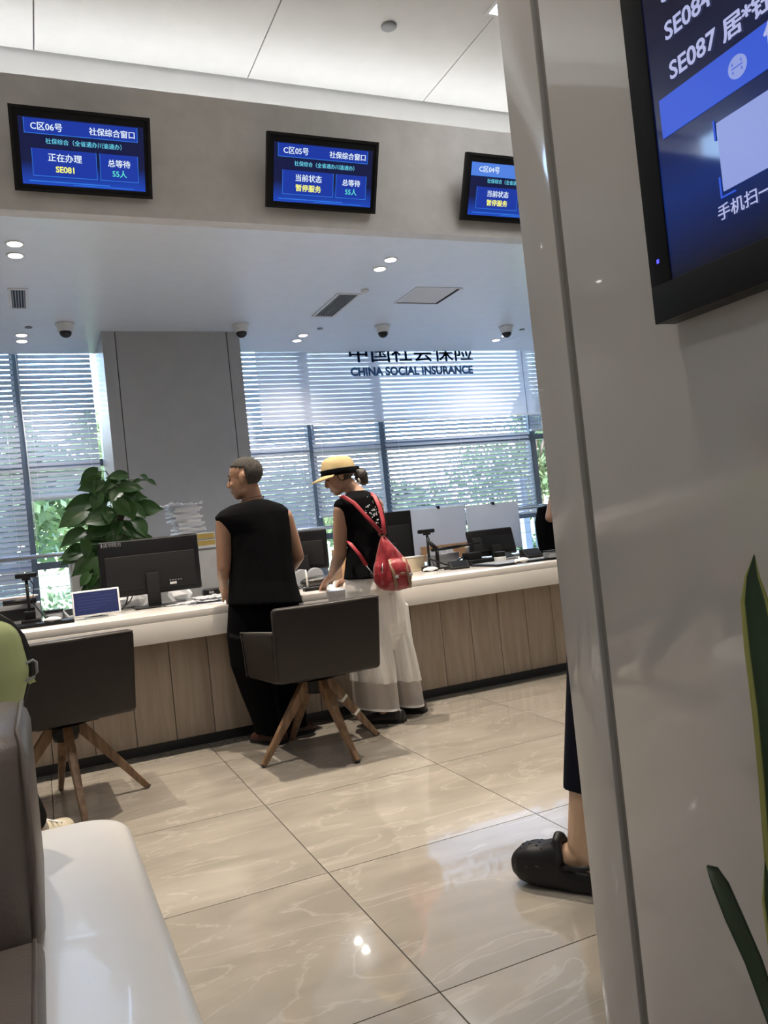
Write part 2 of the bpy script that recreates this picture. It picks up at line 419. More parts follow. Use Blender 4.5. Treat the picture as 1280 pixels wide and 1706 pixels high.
# ------------------------------------------------------------------ window wall
def zz(z84, Y): return 1.1 + (z84 - 1.1) * Y / 8.4
MULL = [-1.0, -.05, .90, 2.05, 2.98, 3.87, 5.98, 6.95, 7.9]
for k, (a, b) in enumerate(zip(MULL, MULL[1:])):
    wdw = group_empty('window_%d' % (k + 1))
    BX('mullion', 'window_metal', (a - .042, YW - .06, .25), (a + .042, YW + .06, 3.6), wdw, bevel=.004)
    for z in (.28, 1.055, 2.06, 3.4):
        BX('transom', 'window_metal', (a + .042, YW - .045, z - .035), (b - .042, YW + .045, z + .035), wdw)
    for z0, z1 in ((.315, 1.02), (1.09, 2.025), (2.095, 3.365)):
        BX('pane', 'window_glass', (a + .042, YW - .004, z0), (b - .042, YW + .004, z1), wdw)
struct(BX('wall_sill', 'sill_white', (XM, 8.6, 0), (XP, 8.9, .25)))
struct(BX('wall_windows', 'painted_wall', (XM, 8.62, 0), (-1.04, 8.9, 3.62)))
# handrail and steel cables in front of the glass
hr = thing('window_guard_rail', 'brushed steel tube handrail with two thin cables running before the windows', 'railing', (2, 8.45, 0))
MB().cyl((-1.2, 8.47, 1.155), (7.9, 8.47, 1.155), .022, n=14).build('handrail', 'steel', hr, smooth=True)
for z in (.965, .845): MB().cyl((-1.2, 8.47, z), (7.9, 8.47, z), .004, n=6).build('cable', 'steel', hr)
for x in (-.9, 7.4): MB().cyl((x, 8.47, 0), (x, 8.47, 1.15), .014, n=10).build('post', 'steel', hr)
# ------------------------------------------------------------------ blinds
def slat_mesh(wd, tilt):
    m = MB(); W = .05; n = 5; top = []; 
    R_ = Matrix.Rotation(tilt, 3, 'X')
    for i in range(n):
        t = i / (n - 1) - .5; p = Vector((0, t * W, -.0035 * (4 * t * t))); top.append(R_ @ p)
    for p, q in zip(top, top[1:]):
        m.poly([p, p + Vector((wd, 0, 0)), q + Vector((wd, 0, 0)), q])
    bmesh.ops.remove_doubles(m.bm, verts=m.bm.verts, dist=1e-5)
    return m
def blind(x0, x1, zb, label, tilt, y=8.6):
    t = thing('window_blind', label, 'blind', (x0, y, zb), 'slatted blinds on the window wall')
    zt = 3.52; P = .0512
    BX('head_rail', 'blind_rail', (x0, y - .03, zt), (x1, y + .03, zt + .04), t)
    BX('bottom_rail', 'blind_rail', (x0, y - .022, zb), (x1, y + .022, zb + .028), t, bevel=.004)
    z = zb + .055; s0 = None
    while z < zt - .02:
        if s0 is None:
            s0 = slat_mesh(x1 - x0, tilt).build('slat', 'blind_slat', t, smooth=True, world=False); o = s0
        else: o = s0.copy(); COL.objects.link(o)
        o.location = (random.uniform(-.002, .002), 0, z - zb); o.rotation_euler = (random.uniform(-.012, .012), random.uniform(-.001, .001), 0); z += P
    for f in (.12, .88) if x1 - x0 < 1.2 else (.08, .5, .92):
        x = x0 + f * (x1 - x0); MB().cyl((x, y - .028, zb + .02), (x, y - .028, zt), .0012, n=5).build('ladder_cord', 'white_cord', t)
    return t
CT = math.radians(67); OT = math.radians(51)
blind(-.95, -.062, .73, 'long white slatted blind at the far left edge, hanging to desk height', CT)
blind(-.012, .665, 1.705, 'white slatted blind left of the grey column, raised above the plant', CT)
blind(2.06, 2.91, 1.09, 'white slatted blind directly right of the grey column, behind the man', CT)
blind(2.955, 3.79, 1.27, 'white slatted blind between two mullions behind the straw hat', CT)
blind(3.855, 5.86, 1.075, 'widest slatted blind, slats half open, above the white desk screens', OT)
blind(5.90, 6.9, 2.12, 'short slatted blind beside the white pillar with clear glass below', CT)
for px, p2 in (((25, 600), (62, 900)), ((503, 590), (519, 715))):
    a = at(*px, 8.52); b = at(*p2, 8.52)
    tag(MB().tube([(a.x, a.y, 3.6), (b.x, b.y, b.z)], .006, 6).build('blind_cord', 'white_cord'), 'white pull cord hanging ' + ('at the left windows' if px[0] < 100 else 'beside the translucent sign sheet'), 'cord')
# frosted sign sheet with lettering
sg = thing('hanging_sign_sheet', 'translucent white sheet with blue insurance lettering hung in front of blinds', 'sign', (4, 8.47, 2.3))
BX('sheet', 'frosted_sheet', (2.355, 8.468, 2.325), (5.79, 8.471, 3.6), sg)
BX('sheet', 'frosted_sheet', (5.80, 8.468, 2.325), (7.2, 8.471, 3.6), sg)
BX('sheet_hem', 'white_cord', (2.355, 8.464, 2.312), (7.2, 8.475, 2.327), sg)
a = at(585, 626, 8.46); b = at(789, 623, 8.46)
t1 = text('CHINA SOCIAL INSURANCE', .132, (a.x, 8.462, a.z), (1, 0, 0), (0, 0, 1), 'sign_blue', sg, bold=.006)
bw = max(v.co.x for v in t1.data.vertices) - min(v.co.x for v in t1.data.vertices)
k = (b.x - a.x) / bw
for v in t1.data.vertices: v.co.x = a.x + (v.co.x - a.x) * k
a = at(580, 604, 8.46)
t2 = text('中国社会保险', .25, (a.x, 8.462, a.z + .02), (1, 0, 0), (0, 0, 1), 'sign_blue', sg, bold=.004)
bw = max(v.co.x for v in t2.data.vertices) - min(v.co.x for v in t2.data.vertices); k = (b.x - a.x) / bw
for v in t2.data.vertices: v.co.x = a.x + (v.co.x - a.x) * k
# ------------------------------------------------------------------ foreground pillar with cladding
XPIL = .97
pil = group_empty('wall_pillar')
BX('pillar_core', 'pillar_joint', (XPIL + .012, -1.4, 0), (1.5, 1.36, ZC), pil)
BX('cladding_panel', 'gloss_pillar_cladding', (XPIL, 1.262, 0), (XPIL + .016, 1.372, ZC), pil, bevel=.002)
BX('cladding_panel', 'gloss_pillar_cladding', (XPIL, -.1, 0), (XPIL + .016, 1.238, ZC), pil, bevel=.002)
BX('cladding_panel', 'gloss_pillar_cladding', (XPIL, -1.4, 0), (XPIL + .016, -.12, ZC), pil, bevel=.002)
BX('cladding_panel', 'gloss_pillar_cladding', (XPIL + .016, 1.356, 0), (1.5, 1.372, ZC), pil, bevel=.002)
#==CEILING==
# ------------------------------------------------------------------ ceiling fittings
def downlight(x, y, label, z=ZS, r=.045, p=34, ang=130, warm=(1, .95, .9), grp='recessed downlights in the soffit'):
    t = thing('downlight', label, 'light', (x, y, z), grp)
    MB().lathe((x, y, z), [(r * .7, .0), (r * 1.25, -.001), (r * 1.25, -.005), (r, -.006), (r, -.001)], 28).build('trim_ring', 'white_plastic', t, smooth=True)
    MB().cyl((x, y, z - .0035), (x, y, z - .0065), r * .95, n=28).build('lens', 'lamp_white', t)
    s = spot('downlight_beam', (x, y, z - .02), p, warm, ang, .6, .03); s.parent = t; s.matrix_parent_inverse = mw(t).inverted()
for x, side in ((.04, 'at the left edge'), (2.655, 'in the middle'), (5.08, 'beside the white pillar')):
    for y, w_ in ((5.47, 'front row nearer one'), (5.68, 'front row farther one'), (7.69, 'window row nearer one'), (7.90, 'window row farther one')):
        if x > 5 and y < 6: continue
        downlight(x if x != 2.655 or y < 6 else (2.66), y, 'round soffit downlight %s, %s' % (side, w_))
for x in (-2.5, 7.4):
    for y in (5.47, 7.69): downlight(x, y, 'round soffit downlight out past the ' + ('left' if x < 0 else 'right') + (' windows' if y > 6 else ' fascia'))
def vent(x0, x1, y0, y1, label, nb, along='y'):
    t = thing('air_vent', label, 'vent', ((x0 + x1) / 2, (y0 + y1) / 2, ZS)); f = .022
    for a, b in (((x0, y0), (x1, y0 + f)), ((x0, y1 - f), (x1, y1)), ((x0, y0 + f), (x0 + f, y1 - f)), ((x1 - f, y0 + f), (x1, y1 - f))):
        BX('frame_bar', 'white_plastic', (*a, ZS - .008), (*b, ZS), t)
    BX('duct_backing', 'black_matte', (x0 + f, y0 + f, ZS - .002), (x1 - f, y1 - f, ZS - .0005), t)
    for i in range(nb):
        x = x0 + f + (i + .5) * (x1 - x0 - 2 * f) / nb
        BX('louvre', 'grey_plastic', (x - .004, y0 + f, ZS - .010), (x + .004, y1 - f, ZS - .002), t)
k = 2.02 / 1.95
vent(-.03 * k, .105 * k, 6.15 * k, 6.635 * k, 'small white rectangular air vent at the left of the soffit', 5)
vent(2.443 * k, 2.655 * k, 6.09 * k, 6.77 * k, 'long white slotted air vent between column and ceiling hatch', 7)
t = thing('ceiling_hatch', 'square white access hatch in the soffit, slightly dropped open', 'hatch', (3.4, 6.3, ZS))
x0, x1, y0, y1 = 3.065 * k, 3.505 * k, 5.875 * k, 6.34 * k; f = .016
for a, b in (((x0, y0), (x1, y0 + f)), ((x0, y1 - f), (x1, y1)), ((x0, y0 + f), (x0 + f, y1 - f)), ((x1 - f, y0 + f), (x1, y1 - f))):
    BX('frame_bar', 'white_plastic', (*a, ZS - .006), (*b, ZS), t)
BX('dark_gap', 'black_matte', (x0 + f, y0 + f, ZS - .002), (x1 - f, y1 - f, ZS - .0005), t)
BX('door', 'painted_ceiling', (x0 + f, y0 + f, ZS - .006), (x1 - f - .035, y1 - f - .03, ZS - .001), t)
def dome(x, y, label):
    t = thing('dome_camera', label, 'security camera', (x, y, ZS), 'dome cameras along the soffit')
    MB().lathe((x, y, ZS), [(.08, 0), (.08, -.012), (.072, -.02), (.062, -.065), (.052, -.07)], 28).build('housing', 'white_plastic', t, smooth=True)
    MB().lathe((x, y, ZS - .068), [(.052, 0), (.05, -.018), (.043, -.034), (.028, -.047), (.010, -.053), (.002, -.054)], 24).build('dome', 'dome_black', t, smooth=True)
for x, l in ((.388, 'leftmost white dome camera, hanging left of the column'), (1.93, 'white dome camera at the right corner of the column'), (3.385, 'white dome camera above the insurance lettering'), (4.855, 'rightmost white dome camera, next to the white pillar')):
    dome(x, 7.325, l)
tag(MB().lathe((2.742, 6.215, ZS), [(.035, 0), (.035, -.012), (.026, -.022), (.01, -.03)], 20).build('gas_detector', 'white_plastic', smooth=True), 'small square-looking white detector beside the slotted vent', 'detector')
for x, l in ((2.755, 'flat round white sprinkler plate between column and middle camera'), (5.13, 'flat round white sprinkler plate right of the last camera'), (.1, 'flat round white sprinkler plate left of the first camera')):
    tag(MB().lathe((x, 7.43, ZS), [(.03, 0), (.03, -.008), (.01, -.012)], 18).build('sprinkler_plate', 'grey_plastic', smooth=True), l, 'sprinkler')
kc = (ZC - 1.1) / 3.13
tag(MB().lathe((2.309 * kc, 4.433 * kc, ZC), [(.052, 0), (.052, -.01), (.046, -.014), (.01, -.015)], 28).build('ceiling_speaker', 'grey_plastic', smooth=True), 'round grey disc fitting in the high ceiling between two seams', 'ceiling fitting')
def panel_light(x0, y0, label, w=.6, h=1.2, p=60):
    t = thing('ceiling_light_panel', label, 'light', (x0, y0, ZC), 'square-edged light panels in the high ceiling')
    for a, b in (((0, 0), (w, .02)), ((0, h - .02), (w, h)), ((0, .02), (.02, h - .02)), ((w - .02, .02), (w, h - .02))):
        BX('frame_bar', 'white_plastic', (x0 + a[0], y0 + a[1], ZC - .012), (x0 + b[0], y0 + b[1], ZC), t)
    BX('diffuser', 'panel_light', (x0 + .02, y0 + .02, ZC - .006), (x0 + w - .02, y0 + h - .02, ZC - .002), t)
    s = area('panel_glow', (x0 + w / 2, y0 + h / 2, ZC - .02), (w - .04, h - .04), p, (1, .975, .94)); s.parent = t; s.matrix_parent_inverse = mw(t).inverted()
panel_light(2.96, 3.13, 'bright white light panel cut off at the top by the pillar', p=8)
for x in (-2.6, .2):  # unseen panels, added to light the hall
    panel_light(x, .2, 'unseen light panel added overhead in the hall, out past the frame', p=8)
for x in (-2.6, .2, 2.96, 5.6):  # more panels added out of view, for light from behind
    panel_light(x, -3.6, 'unseen light panel added overhead behind the viewer', p=12)
def hall_spot(x, y, p, label, ang=70, rad=.025):
    t = thing('hall_downlight', label, 'light', (x, y, ZC), 'warm spotlights over the waiting area')
    MB().lathe((x, y, ZC), [(.05, 0), (.075, -.001), (.075, -.006), (.055, -.007), (.052, -.002)], 24).build('trim_ring', 'white_plastic', t, smooth=True)
    MB().cyl((x, y, ZC - .004), (x, y, ZC - .0065), .05, n=24).build('lens', 'lamp_warm', t)
    s = spot('spot_beam', (x, y, ZC - .03), p, WARM, ang, .8, rad); s.parent = t; s.matrix_parent_inverse = mw(t).inverted()
ls = thing('led_string', 'string of tiny warm ceiling lights, seen mirrored at the top of the pillar', 'light', (-1.44, 3.4, ZC))
BX('track', 'white_plastic', (-1.45, 2.6, ZC - .012), (-1.43, 4.3, ZC), ls)
b0 = None
for i in range(48):
    if b0 is None: b0 = MB().ell((0, 0, 0), (.006, .006, .005), n=8).build('bulb', 'lamp_warm', ls, world=False); o = b0
    else: o = b0.copy(); COL.objects.link(o)
    o.location = (0, -.78 + i * .035, -.015)
hall_spot(1.2, 3.85, 720, 'warm spotlight in the high ceiling above the front chair')
hall_spot(-.35, 3.9, 460, 'warm spotlight in the high ceiling above the left chair')
hall_spot(2.75, 3.75, 560, 'warm spotlight in the high ceiling above the right desk end')
hall_spot(.4, 1.2, 150, 'warm spotlight in the high ceiling above the sofa', 80, .12)
#==TVS==
# ------------------------------------------------------------------ counter displays
def quad(name, mat, O, R_, U, N, u0, v0, u1, v1, lift, parent, th=.0008):
    a = O + R_ * u0 + U * v0 + N * lift; b = O + R_ * u1 + U * v0 + N * lift; c = O + R_ * u1 + U * v1 + N * lift; d = O + R_ * u0 + U * v1 + N * lift
    return MB().prism([a, b, c, d], -N * th).build(name, mat, parent)
def counter_tv(px_l, num, status, waitcol, big, label, glare=False):
    W, Hh = .76, .445; tilt = math.radians(23)
    U = Vector((0, -math.sin(tilt), math.cos(tilt))); R_ = Vector((1, 0, 0)); N = R_.cross(U)
    O = Vector((px_l, YF - .045, 3.215))
    t = thing('counter_display', label, 'screen', O, 'queue displays on the fascia')
    T = Matrix((R_, U, N)).transposed().to_4x4(); T.translation = O
    MB().box((0, 0, -.035), (W, Hh, 0)).build('casing', 'black_plastic', t, bevel=.004, xf=T)
    b = .018
    for c in (((0, 0, 0), (W, b, .006)), ((0, Hh - b, 0), (W, Hh, .006)), ((0, b, 0), (b, Hh - b, .006)), ((W - b, b, 0), (W, Hh - b, .006))):
        MB().box(*c).build('bezel', 'black_matte', t, xf=T)
    MB().box((W / 2 - .12, .02, -.055), (W / 2 + .12, .1, -.035)).build('wall_bracket', 'black_matte', t, xf=T)
    u0, u1, v0, v1 = .045, W - .04, .04, Hh - .055
    sw, sh = u1 - u0, v1 - v0
    def q(nm, mt, a, b_, c, d, lf): return quad(nm, mt, O, R_, U, N, u0 + a * sw, v0 + b_ * sh, u0 + c * sw, v0 + d * sh, lf, t)
    s = q('screen', 'counter_screen', 0, 0, 1, 1, .0012)
    def box(a, b_, c, d, mt='screen_box'):
        q('screen_field', mt, a, b_, c, d, .0022)
        e = .006
        q('screen_rule', 'screen_line', a, b_, c, b_ + e * 1.6, .003)
        q('screen_rule', 'screen_line', a, b_, a + e * .7, d, .003); q('screen_rule', 'screen_line', c - e * .7, b_, c, d, .003)
    if glare: box(.0, .74, .95, .99, 'screen_box_pale')
    else: box(.04, .76, .95, .985)
    box(.085, .13, .60, .545); box(.625, .13, .945, .545)
    q('screen_glow', 'screen_line', .05, .045, .7, .06, .0022); q('screen_glow', 'screen_line', .4, .02, .9, .03, .0022)
    def tx(s_, size, u, v, mt, al='LEFT', bold=.0008):
        text(s_, size, O + R_ * (u0 + u * sw) + U * (v0 + v * sh) + N * .004, R_, U, mt, t, bold=bold, align=al, depth=.0003)
    tx('C区%s号' % num, .046, .09, .825, 'text_white'); tx('社保综合窗口', .043, .55, .82, 'text_white')
    tx('社保综合（全省通办川渝通办）', .031, .20, .63, 'text_cyan', bold=.0002)
    tx(big, .046, .345, .375, 'text_white', 'CENTER'); tx(status, .044, .345, .205, 'text_yellow', 'CENTER', .0012)
    tx('总等待', .043, .785, .36, 'text_white', 'CENTER'); tx('55人', .042, .785, .205, 'text_green', 'CENTER')
counter_tv(.065, '06', 'SE081', 0, '正在办理', 'leftmost queue display on the fascia, calling number SE081')
counter_tv(1.535, '05', '暂停服务', 0, '当前状态', 'middle queue display on the fascia showing paused service')
counter_tv(2.965, '04', '暂停服务', 0, '当前状态', 'right queue display on the fascia half hidden by the pillar', True)
# ------------------------------------------------------------------ large display on the pillar
XT = .925
t = thing('wall_display', 'large tilted-looking black framed queue screen mounted on the white pillar', 'screen', (XT, .6, 1.37))
c0 = atx(1092, 541, XT); s0 = atx(1118, 466, XT)
YL = c0.y; ZB = c0.z; bw = c0.y - s0.y; WT = .76; HT = 1.28
BX('casing', 'black_plastic', (XT + .006, YL - WT, ZB), (XPIL - .004, YL, ZB + HT), t, bevel=.004)
for a, b in (((YL - WT, ZB), (YL, ZB + (s0.z - ZB))), ((YL - WT, ZB + HT - .03), (YL, ZB + HT)), ((YL - bw, s0.z), (YL, ZB + HT - .03)), ((YL - WT, s0.z), (YL - WT + .03, ZB + HT - .03))):
    BX('bezel', 'black_plastic', (XT, a[0], a[1]), (XT + .008, b[0], b[1]), t, bevel=.001)
BX('screen', 'kiosk_screen', (XT + .003, YL - WT + .03, s0.z), (XT + .007, YL - bw, ZB + HT - .03), t)
BX('status_light', 'led_blue', (XT - .0006, atx(1096, 436, XT).y - .003, atx(1096, 436, XT).z - .003), (XT + .001, atx(1096, 436, XT).y + .0015, atx(1096, 436, XT).z + .003), t)
def pl(px, py): return atx(px, py, XT + .002)
p = pl(1098.5, 169); q_ = pl(1106.7, 231)
BX('banner', 'banner_blue', (XT + .0015, YL - WT + .035, q_.z), (XT + .003, p.y, p.z), t)
def ktext(s_, pxy, h, mt='text_lilac', bold=.0012, nm='lettering'):
    a = pl(*pxy); text(s_, h, (XT + .0008, a.y, a.z), (0, -1, 0), (0, 0, 1), mt, t, bold=bold, name=nm, depth=.0004)
hS = (pl(1118, 102).z - pl(1120, 133).z) / .72
ktext('SE087', (1118, 134), hS * .96, bold=.0006); ktext('居*钰', (1206, 71), hS * .92, bold=.0009); ktext('SE084', (1110, 69), hS * .96, bold=.0006); 
ktext('SE081', (1103, 6), hS)
ktext('手机扫一扫', (1198, 368), hS * .62, bold=.0001)
c = pl(1230, 111); rr = .0155
MB().cyl((XT + .0002, c.y, c.z), (XT + .0015, c.y, c.z), rr, n=32).build('scan_icon', 'icon_pale', t)
for dy in (-1, 1):
    for dz in (-1, 1):
        BX('scan_icon_corner', 'banner_blue', (XT - .0004, c.y + dy * .0075 - .0006, c.z + dz * .0075 - dz * .004), (XT + .0001, c.y + dy * .0075 + .0006, c.z + dz * .0075), t)
BX('scan_icon_bar', 'banner_blue', (XT - .0004, c.y - .009, c.z - .0006), (XT + .0001, c.y + .009, c.z + .0006), t)
ktext('使用', (1276, 80), hS)
a = pl(1194, 206); b = pl(1208, 318)
BX('code_panel', 'icon_pale', (XT + .0012, a.y - .135, b.z), (XT + .0028, a.y, a.z), t)
for yy, zz_ in ((a.y + .006, b.z - .006), (a.y + .006, a.z - .022)):
    BX('panel_corner', 'banner_blue', (XT + .001, yy - .002, zz_), (XT + .0028, yy, zz_ + .028), t)
BX('panel_corner', 'banner_blue', (XT + .001, a.y - .02, b.z - .008), (XT + .0028, a.y + .006, b.z - .006), t)
#==FURNITURE==
# ------------------------------------------------------------------ service counter
ct = thing('service_counter', 'long white topped service counter with pale oak plank front', 'counter', (2, 4.9, 0))
X0, X1 = -3.9, 5.3
BX('worktop', 'white_worktop', (X0, 4.36, .72), (X1, 5.28, .762), ct, bevel=.004)
BX('apron', 'white_worktop', (X0, 4.40 - .04, .612), (X1, 4.40, .722), ct, bevel=.003)
BX('carcass', 'black_matte', (X0 + .02, 4.57, .06), (X1 - .02, 5.2, .72), ct)
BX('kickboard', 'black_kickboard', (X0, 4.56, 0), (X1, 4.60, .056), ct)
pk = None; x = -.019 - 18 * .2102
while x < X1 - .2:
    if pk is None:
        pk = MB().box((.0015, 0, 0), (.2087, .022, .66)).build('plank', 'pale_oak_laminate', ct, bevel=.0015, world=False); o = pk
    else: o = pk.copy(); COL.objects.link(o)
    o.location = (x - 2, 4.54 - 4.9, .056); x += .2102
# ------------------------------------------------------------------ tub chairs
def chair(cx, cy, seat_rot, leg_rot, label, tape=False):
    t = thing('tub_chair', label, 'chair', (cx, cy, 0), 'taupe tub chairs at the counter')
    S = Matrix.Translation((cx, cy, 0)) @ Matrix.Rotation(seat_rot, 4, 'Z')
    m = MB()   # back: reclined slab
    m.prism([(-.262, -.258, .41), (.262, -.258, .41), (.27, -.315, .772), (-.27, -.315, .772)], (0, .065, 0))
    m.build('backrest', 'taupe_leather', t, bevel=.022, xf=S)
    for sx in (-1, 1):
        m = MB(); xo = .262 * sx
        pts = [(xo, -.2, .405), (xo + .035 * sx, .215, .392), (xo + .045 * sx, .23, .625), (xo, -.23, .655)]
        m.prism(pts, (-.06 * sx, 0, 0)); m.build('armrest', 'taupe_leather', t, bevel=.018, xf=S)
        MB().tube([(xo + .002 * sx, -.25, .657), (xo + .046 * sx, .225, .627), (xo + .037 * sx, .217, .40)], .004, 6).build('piping', 'chair_piping', t, xf=S, smooth=True)
    MB().tube([(-.262, -.314, .765), (.262, -.314, .765)], .004, 6).build('piping', 'chair_piping', t, xf=S, smooth=True)
    m = MB(); m.box((-.205, -.22, .40), (.205, .25, .50)); m.build('seat', 'taupe_leather', t, bevel=.03, xf=S)
    m = MB(); m.box((-.13, -.1, .378), (.13, .13, .40)); m.build('seat_base', 'black_matte', t, bevel=.005, xf=S)
    B = Matrix.Translation((cx, cy, 0)) @ Matrix.Rotation(leg_rot, 4, 'Z')
    MB().lathe((0, 0, 0), [(.05, .30), (.06, .33), (.06, .375), (.12, .376)], 20).build('hub', 'black_matte', t, xf=B, smooth=True)
    for i in range(4):
        a = i * PI / 2; d = Vector((math.cos(a), math.sin(a), 0)); s_ = Vector((-math.sin(a), math.cos(a), 0))
        p0 = d * .05 + Vector((0, 0, .365)); p1 = d * .335 + Vector((0, 0, .004))
        ax = (p1 - p0).normalized(); nn = ax.cross(s_)
        def sec(p, w_, h_): return [p + s_ * w_ + nn * h_, p - s_ * w_ + nn * h_, p - s_ * w_ - nn * h_, p + s_ * w_ - nn * h_]
        lg = MB().rings([sec(p0, .018, .026), sec(p0.lerp(p1, .3), .018, .022), sec(p1, .011, .013)]).build('leg', 'walnut_chair_wood', t, bevel=.003, xf=B)
        MB().rings([sec(p1, .0125, .0145), sec(p1 + (p0 - p1) * .012, .0125, .0145)]).build('foot_pad', 'brass_tip', lg, xf=B)
        if tape and i == 0:
            for f in (.33, .57):
                q0 = p0.lerp(p1, f); q1 = p0.lerp(p1, f + .035); k_ = 1 - .38 * (f - .3) / .7
                MB().rings([sec(q0, .0185 * k_, .0228 * k_), sec(q1, .0185 * k_, .0228 * k_)]).build('tape_band', 'white_tape', lg, xf=B)
chair(1.235, 3.92, 0, .19, 'taupe leather tub chair with taped wooden leg, behind the standing woman', True)
chair(.045, 3.9, .13, .12, 'dark taupe leather tub chair at the left counter end by the sofa')
# ------------------------------------------------------------------ sofa / bench in the foreground
t = thing('bench_sofa', 'glossy white rounded bench base with brown leather cushions in the foreground', 'sofa', (-.3, .9, 0))
xr, yf, r_ = .158, 2.29, .13
def rr2(inset, z):
    out = []; cx, cy = xr - r_, yf - r_
    for j in range(13):
        a = j / 12 * PI / 2; out.append(Vector((cx + (r_ - inset) * math.cos(a), cy + (r_ - inset) * math.sin(a), z)))
    out += [Vector((-1.0 + inset, yf - inset, z)), Vector((-1.0 + inset, -1.2, z)), Vector((xr + .03 - inset, -1.2, z))]
    return out
MB().rings([rr2(.0, .04), rr2(0, .385), rr2(.006, .405), rr2(.018, .416), rr2(.035, .42)]).build('base', 'bench_white', t, smooth=True).data.set_sharp_from_angle(angle=math.radians(50))
MB().box((-.80, 1.545, .405), (-.045, 2.0, .805)).build('backrest', 'sofa_leather', t, bevel=.045)
MB().tube([(-.062, 1.552, .43), (-.052, 1.55, .6), (-.055, 1.555, .78), (-.06, 1.60, .803), (-.06, 1.95, .803)], .005, 6).build('piping', 'sofa_leather', t, smooth=True)
MB().box((-.80, .35, .405), (-.048, 1.54, .46)).build('seat_cushion', 'sofa_leather', t, bevel=.02)
MB().tube([(-.062, 1.53, .46), (-.058, .36, .46)], .004, 6).build('piping', 'sofa_leather', t, smooth=True)
#==DESK==
# ------------------------------------------------------------------ things on and behind the counter
ZD = .762
def rotz(a, c): return Matrix.Translation(c) @ Matrix.Rotation(a, 4, 'Z')
def monitor(cx, y, zb, W, Hh, label, rz=0.0, tilt=0.0, foot=ZD, neck=True, rnd=.012, extra=None):
    t = thing('monitor', label, 'monitor', (cx, y, foot))
    T = Matrix.Translation((cx, y, zb)) @ Matrix.Rotation(rz, 4, 'Z') @ Matrix.Rotation(tilt, 4, 'X')
    MB().box((-W / 2, -.012, 0), (W / 2, .016, Hh)).build('casing', 'black_plastic', t, bevel=rnd, xf=T)
    MB().box((-W / 2 + .012, .0155, .012), (W / 2 - .012, .0185, Hh - .012)).build('screen', 'dark_screen', t, xf=T)
    MB().box((-W / 2 + .03, -.020, .03), (W / 2 - .03, -.011, Hh * .72)).build('back_ridge', 'black_matte', t, bevel=.006, xf=T)
    if neck:
        B = Matrix.Translation((cx, y, foot)) @ Matrix.Rotation(rz, 4, 'Z')
        MB().box((-.038, -.045, .006), (.038, -.021, zb - foot + Hh * .38)).build('stand_neck', 'black_matte', t, bevel=.004, xf=B)
        MB().box((-.12, -.11, 0), (.12, .09, .010)).build('stand_base', 'black_plastic', t, bevel=.004, xf=B)
    return t, T
tm, T = monitor(.617, 5.00, .842, .585, .335, 'big black monitor seen from behind on the left of the counter', rz=0.0)
text('清华同方', .026, T @ Vector((-.262, -.0128, .303)), (1, 0, 0), (0, 0, 1), 'grey_plastic', tm, depth=.0004)
MB().prism([T @ Vector(p) for p in ((-.275, -.0125, .303), (-.268, -.0125, .303), (-.264, -.0125, .314), (-.268, -.0125, .325), (-.275, -.0125, .325), (-.27, -.0125, .314))], (0, -.0006, 0)).build('maker_mark', 'grey_plastic', tm)
MB().box((.10, -.0215, .045), (.14, -.0195, .058)).build('service_sticker', 'white_plastic', tm, xf=T)
for i in range(5): MB().box((.10 + i * .016, -.0215, .066), (.108 + i * .016, -.0195, .072)).build('port', 'grey_plastic', tm, xf=T)
MB().tube([(.47, 4.99, .85), (.455, 5.0, .80), (.43, 5.02, .77), (.40, 5.05, .768)], .0045, 7).build('cable', 'black_plastic', tm, smooth=True)
MB().tube([(.50, 4.99, .85), (.48, 5.0, .815), (.44, 4.98, .785), (.41, 4.96, .768)], .0035, 7).build('cable', 'black_plastic', tm, smooth=True)
# small white customer display
a = at(122, 1034, 4.70); b = at(203, 1023, 4.70)
t = thing('customer_tablet', 'small white framed tablet display with blue screen facing the visitors', 'tablet', (.27, 4.72, ZD))
Wt = b.x - a.x - .004; T = Matrix.Translation((a.x + .003, 4.70, ZD + .014)) @ Matrix.Rotation(-.18, 4, 'X')
Ht = .145
MB().box((0, 0, 0), (Wt, .012, Ht)).build('casing', 'white_plastic', t, bevel=.005, xf=T)
MB().box((.010, -.0012, .011), (Wt - .010, .001, Ht - .010)).build('screen', 'tablet_blue', t, xf=T)
for z_, a0, a1 in ((.118, .40, .6), (.104, .12, .9), (.086, .08, .86), (.07, .1, .9), (.052, .12, .7), (.038, .1, .5)):
    MB().box((Wt * a0, -.0016, z_), (Wt * a1, -.001, z_ + .006)).build('screen_rule', 'tablet_line', t, xf=T)
MB().box((Wt / 2 - .06, -.02, -.014), (Wt / 2 + .06, .08, -.008)).build('stand_base', 'grey_plastic', t, bevel=.002, xf=Matrix.Translation((a.x, 4.71, ZD + .014)))
MB().prism([T @ Vector((Wt / 2 - .03, .012, .06)), T @ Vector((Wt / 2 + .03, .012, .06)), Vector((a.x + Wt / 2 + .03, 4.78, ZD + .004)), Vector((a.x + Wt / 2 - .03, 4.78, ZD + .004))], (0, .006, 0)).build('stand_arm', 'grey_plastic', t)
